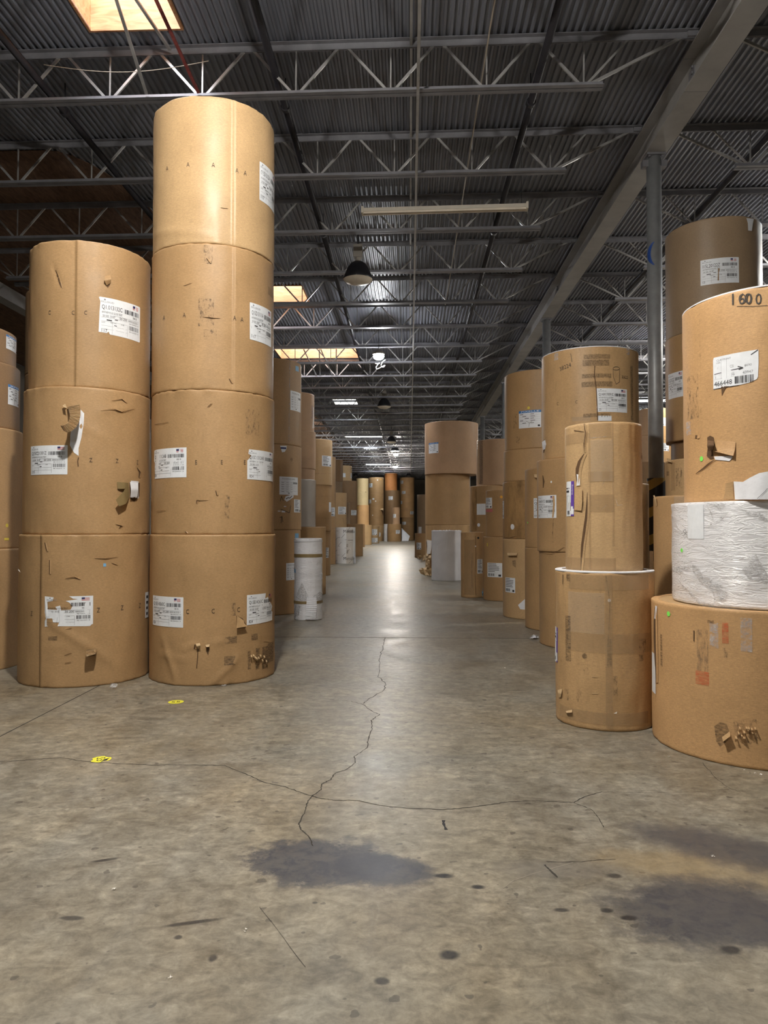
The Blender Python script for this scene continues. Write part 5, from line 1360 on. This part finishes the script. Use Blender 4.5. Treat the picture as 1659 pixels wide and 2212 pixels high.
slit(k2, [(1505, 940), (1504, 947)], 7); ppoly(k2, [(1482, 912), (1492, 910), (1494, 938), (1484, 942)], 'scuff_mark', 'scuff_white'); ppoly(k2, [(1568, 1044), (1584, 1040), (1585, 1078), (1562, 1078), (1566, 1066)], 'shaded_patch', 'kraft_worn', off=.003)  # last patch is a duller kraft colour beside the torn flap
prect(k2, 1486, 810, 1510, 905, 'scuff_mark', 'scuff_soft'); pstroke(k2, [(1512, 640), (1512, 690), (1515, 900)], .9, 'scuff_mark', 'scuff_soft')
sheet(k2, [(1585, 1040, 1588, 1079, .02), (1605, 1041, 1607, 1079, .05), (1620, 1032, 1622, 1079, .06), (1640, 1022, 1642, 1079, .07), (1662, 1018, 1664, 1079, .07)], 'torn_paper_flap', 'paper_white')
pstroke(k2, [(1640, 1078), (1655, 1062), (1659, 1056)], 1, 'film_crease', 'ink_grey', off=.075)
l0 = R_['l0']; prect(l0, 1456, 1072, 1480, 1090, 'tape_strip', 'tape_clear'); sheet(l0, [(1411, 1070, 1415, 1070, .01), (1415, 1080, 1418, 1078, .03), (1418, 1094, 1420, 1092, .005)], 'torn_flap', 'kraft_fresh')
n1 = R_['n1']
for (x0, y0, x1, y1, mt) in ((1450, 1000, 1458, 1060, 'tape'), (1460, 1010, 1474, 1055, 'scuff_soft'), (1440, 1018, 1446, 1028, 'scuff_black')): prect(n1, x0, y0, x1, y1, 'tape_strip', mt)
sheet(n1, [(1440, 990, 1450, 992, .0), (1443, 997, 1451, 999, .04)], 'torn_flap', 'kraft_fresh')
o2, o3 = R_['o2'], R_['o3']
label(o3, (1513, 557, 1596, 612), 'mill', 'I15L20122Z', '13', 51); label(o2, (1437, 805, 1476, 860), 'mill', 'I15L20122Z', '', 52, w=-.30)
sheet(o3, [(1612, 471, 1628, 473, .004), (1615, 482, 1626, 484, .03), (1616, 498, 1624, 499, .012)], 'torn_tag', 'paper_white')
ppoly(o3, [(1551, 580), (1555, 580), (1553, 588), (1553, 606), (1550, 606), (1551, 590)], 'tear', 'kraft_dark', off=.004)
label(R_['q3'], (1428, 902, 1436, 920), 'plain', seed=61, w=.2); label(R_['q2'], (1428, 957, 1445, 974), 'plain', seed=62)

# ------------------------------------------------------------------ floor details
def crack(pts, w, jit=1.2, mat='pipe_black', name='floor_crack', sub=7):
    rr = random.Random(int(pts[0][0]*7 + pts[0][1])); q = []
    for (a, b) in zip(pts, pts[1:]):
        for s in range(sub):
            t = s/sub; q.append((a[0]*(1-t)+b[0]*t + rr.uniform(-jit, jit), a[1]*(1-t)+b[1]*t + rr.uniform(-jit, jit)*.5))
    q.append(pts[-1]); P = [floor_at(x, y) for x, y in q]; m = MB()
    for i, p in enumerate(P):
        d = (P[min(i+1, len(P)-1)] - P[max(i-1, 0)]); nrm = Vector((-d.y, d.x, 0)).normalized()
        ww = w*1.2*rr.uniform(.45, 1.2)/2
        m.v.append((p.x+nrm.x*ww, p.y+nrm.y*ww, .0012)); m.v.append((p.x-nrm.x*ww, p.y-nrm.y*ww, .0012))
    for i in range(len(P)-1): m.f.append((2*i, 2*i+1, 2*i+3, 2*i+2))
    return m.build(name, mat, floor)
simple('crack_dark', (0.05, 0.045, 0.038), 0.9)
cd = 'crack_dark'
crack([(758, 1515), (784, 1522), (806, 1538), (820, 1544), (802, 1556), (804, 1574), (795, 1598), (793, 1616), (766, 1634), (767, 1648), (750, 1662), (724, 1670), (715, 1684), (695, 1694), (694, 1706), (674, 1720), (664, 1732), (661, 1748), (646, 1780), (650, 1792), (668, 1808), (676, 1828)], .0055, mat=cd)
crack([(0, 1646), (60, 1642), (130, 1637), (190, 1646), (260, 1650), (330, 1653), (420, 1652), (485, 1654), (530, 1672), (570, 1690), (615, 1700), (650, 1712), (674, 1720), (690, 1724), (720, 1729), (770, 1729), (820, 1740), (880, 1746), (960, 1749), (1010, 1745), (1060, 1738), (1100, 1732), (1160, 1730), (1240, 1734), (1262, 1721), (1300, 1711)], .0046, mat=cd)
crack([(1240, 1734), (1280, 1750), (1296, 1772), (1304, 1788)], .003, mat=cd)
crack([(784, 1520), (795, 1512), (830, 1490), (833, 1478), (818, 1462), (820, 1420), (828, 1395), (832, 1378)], .006, jit=2.0, mat=cd)
crack([(500, 1644), (560, 1632), (640, 1617)], .002, mat=cd)
crack([(1180, 1862), (1255, 1862), (1290, 1858), (1330, 1857)], .0022, mat=cd)
crack([(1300, 1711), (1360, 1712), (1500, 1712), (1575, 1705)], .0018, mat=cd)
crack([(1518, 1648), (1545, 1680), (1570, 1700), (1600, 1712)], .0022, mat=cd)
crack([(700, 1510), (740, 1514), (760, 1515)], .003, mat=cd)
for x0, y0, x1, y1, w in ((-2.61, -13, -2.61, 79, .008), (-13, 8.84, 16, 8.84, .012), (-13, 2.7-6, 16, 2.7-6, .01)):
    m = MB()
    if x0 == x1: m.box((x0, (y0+y1)/2, .0006), (w, y1-y0, .001))
    else: m.box(((x0+x1)/2, y0, .0006), (x1-x0, w, .001))
    m.build('control_joint', cd, floor)
crack([(958, 1772), (958, 1780), (964, 1793)], .012, .6, 'rubber_black', 'tyre_mark', 4)
crack([(1176, 1868), (1190, 1882), (1204, 1896)], .008, .8, cd, 'scratch', 4)
crack([(1080, 1924), (1110, 1902), (1150, 1888), (1238, 1864)], .0016, .4, 'conduit', 'pale_scratch', 4)
crack([(560, 1960), (600, 2010), (660, 2090)], .0014, .8, cd, 'scratch', 4)
def sticker(px, py, rpx, lab, rot, worn):
    p = floor_at(px, py); q = floor_at(px+rpx, py); R = (q-p).length
    t = thing('floor_sticker', lab, 'sticker', (p.x, p.y, .0015), 'yellow floor stickers')
    f = Flat()
    if worn: f.poly([(R*math.cos(a)*(1 if math.sin(a*3+1) > -.6 else .78), R*math.sin(a)*(1 if math.sin(a*3+1) > -.6 else .8)) for a in [2*PI*i/40 for i in range(40)]])
    else: f.disc(0, 0, R, 32)
    m = MB(); m.add([(u, v, 0) for u, v in f.v], f.f); m.build('disc', 'floor_yellow', t)
    f = Flat(); f.text('S5', -R*.55, -R*.42, R*.85, width=R*1.1)
    c, s = math.cos(rot), math.sin(rot)
    m = MB(); m.add([(u*c-v*s, u*s+v*c, .0006) for u, v in f.v], f.f); m.build('printed_text', 'ink', t)
    if worn:
        m = MB(); m.add([(R*.25, -R*.7, .0005), (R*.72, -R*.35, .0005), (R*.72, R*.4, .0005), (R*.45, R*.1, .0005)], [(0, 1, 2, 3)]); m.build('worn_patch', 'crack_dark', t)
sticker(380, 1516.5, 16.5, 'round yellow floor sticker with black print, in front of the tallest stack', .25, False)
sticker(218, 1640.5, 21.5, 'scuffed yellow floor sticker on the crack at the left', -1.2, True)
def scrap(name, px, py, size, mat, lab, cat, seed, n=9, hgt=.5, group=None):
    rr = random.Random(seed); p = floor_at(px, py); m = MB()
    for k in range(n):
        a = rr.uniform(0, 2*PI); d = rr.uniform(0, size*.5); c = Vector((d*math.cos(a), d*math.sin(a), size*hgt*.3))
        e = [c + Vector((rr.uniform(-1, 1)*size*.35, rr.uniform(-1, 1)*size*.35, rr.uniform(-.28, .6)*size*hgt)) for _ in range(4)]
        for v in e: v.z = max(v.z, .001)
        m.add(e, [(0, 1, 2), (1, 3, 2)])
    o = m.build(name, mat); o.location = (p.x, p.y, .001); tag(o, lab, cat, group); return o
scrap('plastic_scrap', 245, 1488, .10, 'plastic_clear', 'crumpled clear plastic scrap on the floor before the leftmost stack', 'scrap', 3, 14, .5)
scrap('paper_scrap', 1155, 1380, .13, 'paper_white', 'crumpled white paper scrap on the floor beside the right stacks', 'scrap', 5, 9, .4)
scrap('plastic_scrap', 486, 1482, .05, 'plastic_clear', 'tiny clear plastic scrap at the foot of the tallest stack', 'scrap', 8, 8, .3)
scrap('cardboard_scrap', 912, 1212, .5, 'kraft_fresh', 'folded cardboard scrap on the floor by the far right rolls', 'scrap', 11, 5, .7)
scrap('plastic_scrap', 1044, 1290, .16, 'blue_tag', 'blue grey plastic wad wedged beside the narrow worn roll', 'scrap', 14, 9, 1.2)
scrap('cardboard_scrap', 925, 1246, .35, 'kraft_fresh', 'torn cardboard shreds at the foot of the ripped kraft roll', 'scrap', 17, 12, .8)
for k, (x, y) in enumerate(((1446, 1636), (1607, 1664), (1632, 1672), (1645, 1675), (1618, 1670), (1541, 1851), (530, 2012), (246, 1923), (365, 2114), (1478, 1470+10), (876, 1165.5+6), (1091, 1444))):
    scrap('paper_crumb', x, y, .018 if y > 1300 else .12, 'paper_edge', 'tiny pale paper crumb littering the floor', 'crumb', 100+k, 4, .5, 'paper crumbs on the floor')
# leaning white sheet at the far end
m = MB(); p = [at_depth(868, 1141, 69.6), at_depth(885.5, 1158, 69.0), at_depth(882, 1168.4, 68.7), at_depth(868, 1168.4, 68.6), at_depth(874, 1150, 69.0)]
b = Vector((p[0].x, p[0].y, 0)); m.add([q - b for q in p] + [q - b + Vector((0, .25, 0)) for q in p], [(0, 4, 3), (0, 1, 4), (1, 2, 4), (2, 3, 4), (5, 8, 9), (5, 9, 6), (6, 9, 7), (7, 9, 8), (0, 5, 6, 1), (1, 6, 7, 2), (2, 7, 8, 3), (3, 8, 5, 0)])
o = m.build('paper_bundle', 'paper_white'); o.location = b; tag(o, 'white paper bundle slumped against the last stack at the far end', 'paper')
# cardboard angle beside the column guard
t = thing('cardboard_corner', 'thin cardboard corner board standing behind the white topped roll at the right', 'board', (0, 0, 0))
p0 = at_depth(1403, 1190, 5.5); p1 = at_depth(1411, 1190, 5.45); m = MB()
m.box(((p0.x+p1.x)/2, (p0.y+p1.y)/2, p0.z/2), (p1.x-p0.x, .05, p0.z)); m.build('board', 'kraft_fresh', t)

# ------------------------------------------------------------------ world and render look
w = bpy.data.worlds.new('world'); SC.world = w; w.use_nodes = True
nt = w.node_tree
for n in list(nt.nodes): nt.nodes.remove(n)
ow = nt.nodes.new('ShaderNodeOutputWorld'); bg = nt.nodes.new('ShaderNodeBackground'); sky = nt.nodes.new('ShaderNodeTexSky')
sky.sky_type = 'HOSEK_WILKIE'; L(nt, sky.outputs[0], bg.inputs[0]); bg.inputs[1].default_value = 0.6; L(nt, bg.outputs[0], ow.inputs[0])
vs = SC.view_settings
SC.display_settings.display_device = 'sRGB'
vs.view_transform = 'Standard'; vs.look = 'None'; vs.exposure = 1.03; vs.gamma = 1.0; vs.use_curve_mapping = False
SC.cycles.max_bounces = 7; SC.cycles.diffuse_bounces = 6; SC.cycles.glossy_bounces = 4; SC.cycles.transparent_max_bounces = 16
SC.cycles.sample_clamp_indirect = 6.0; SC.cycles.sample_clamp_direct = 0.0
SC.cycles.caustics_reflective = False; SC.cycles.caustics_refractive = False
SC.cycles.use_light_tree = True
SC.cycles.use_adaptive_sampling = True
SC.cycles.adaptive_threshold = 0.05
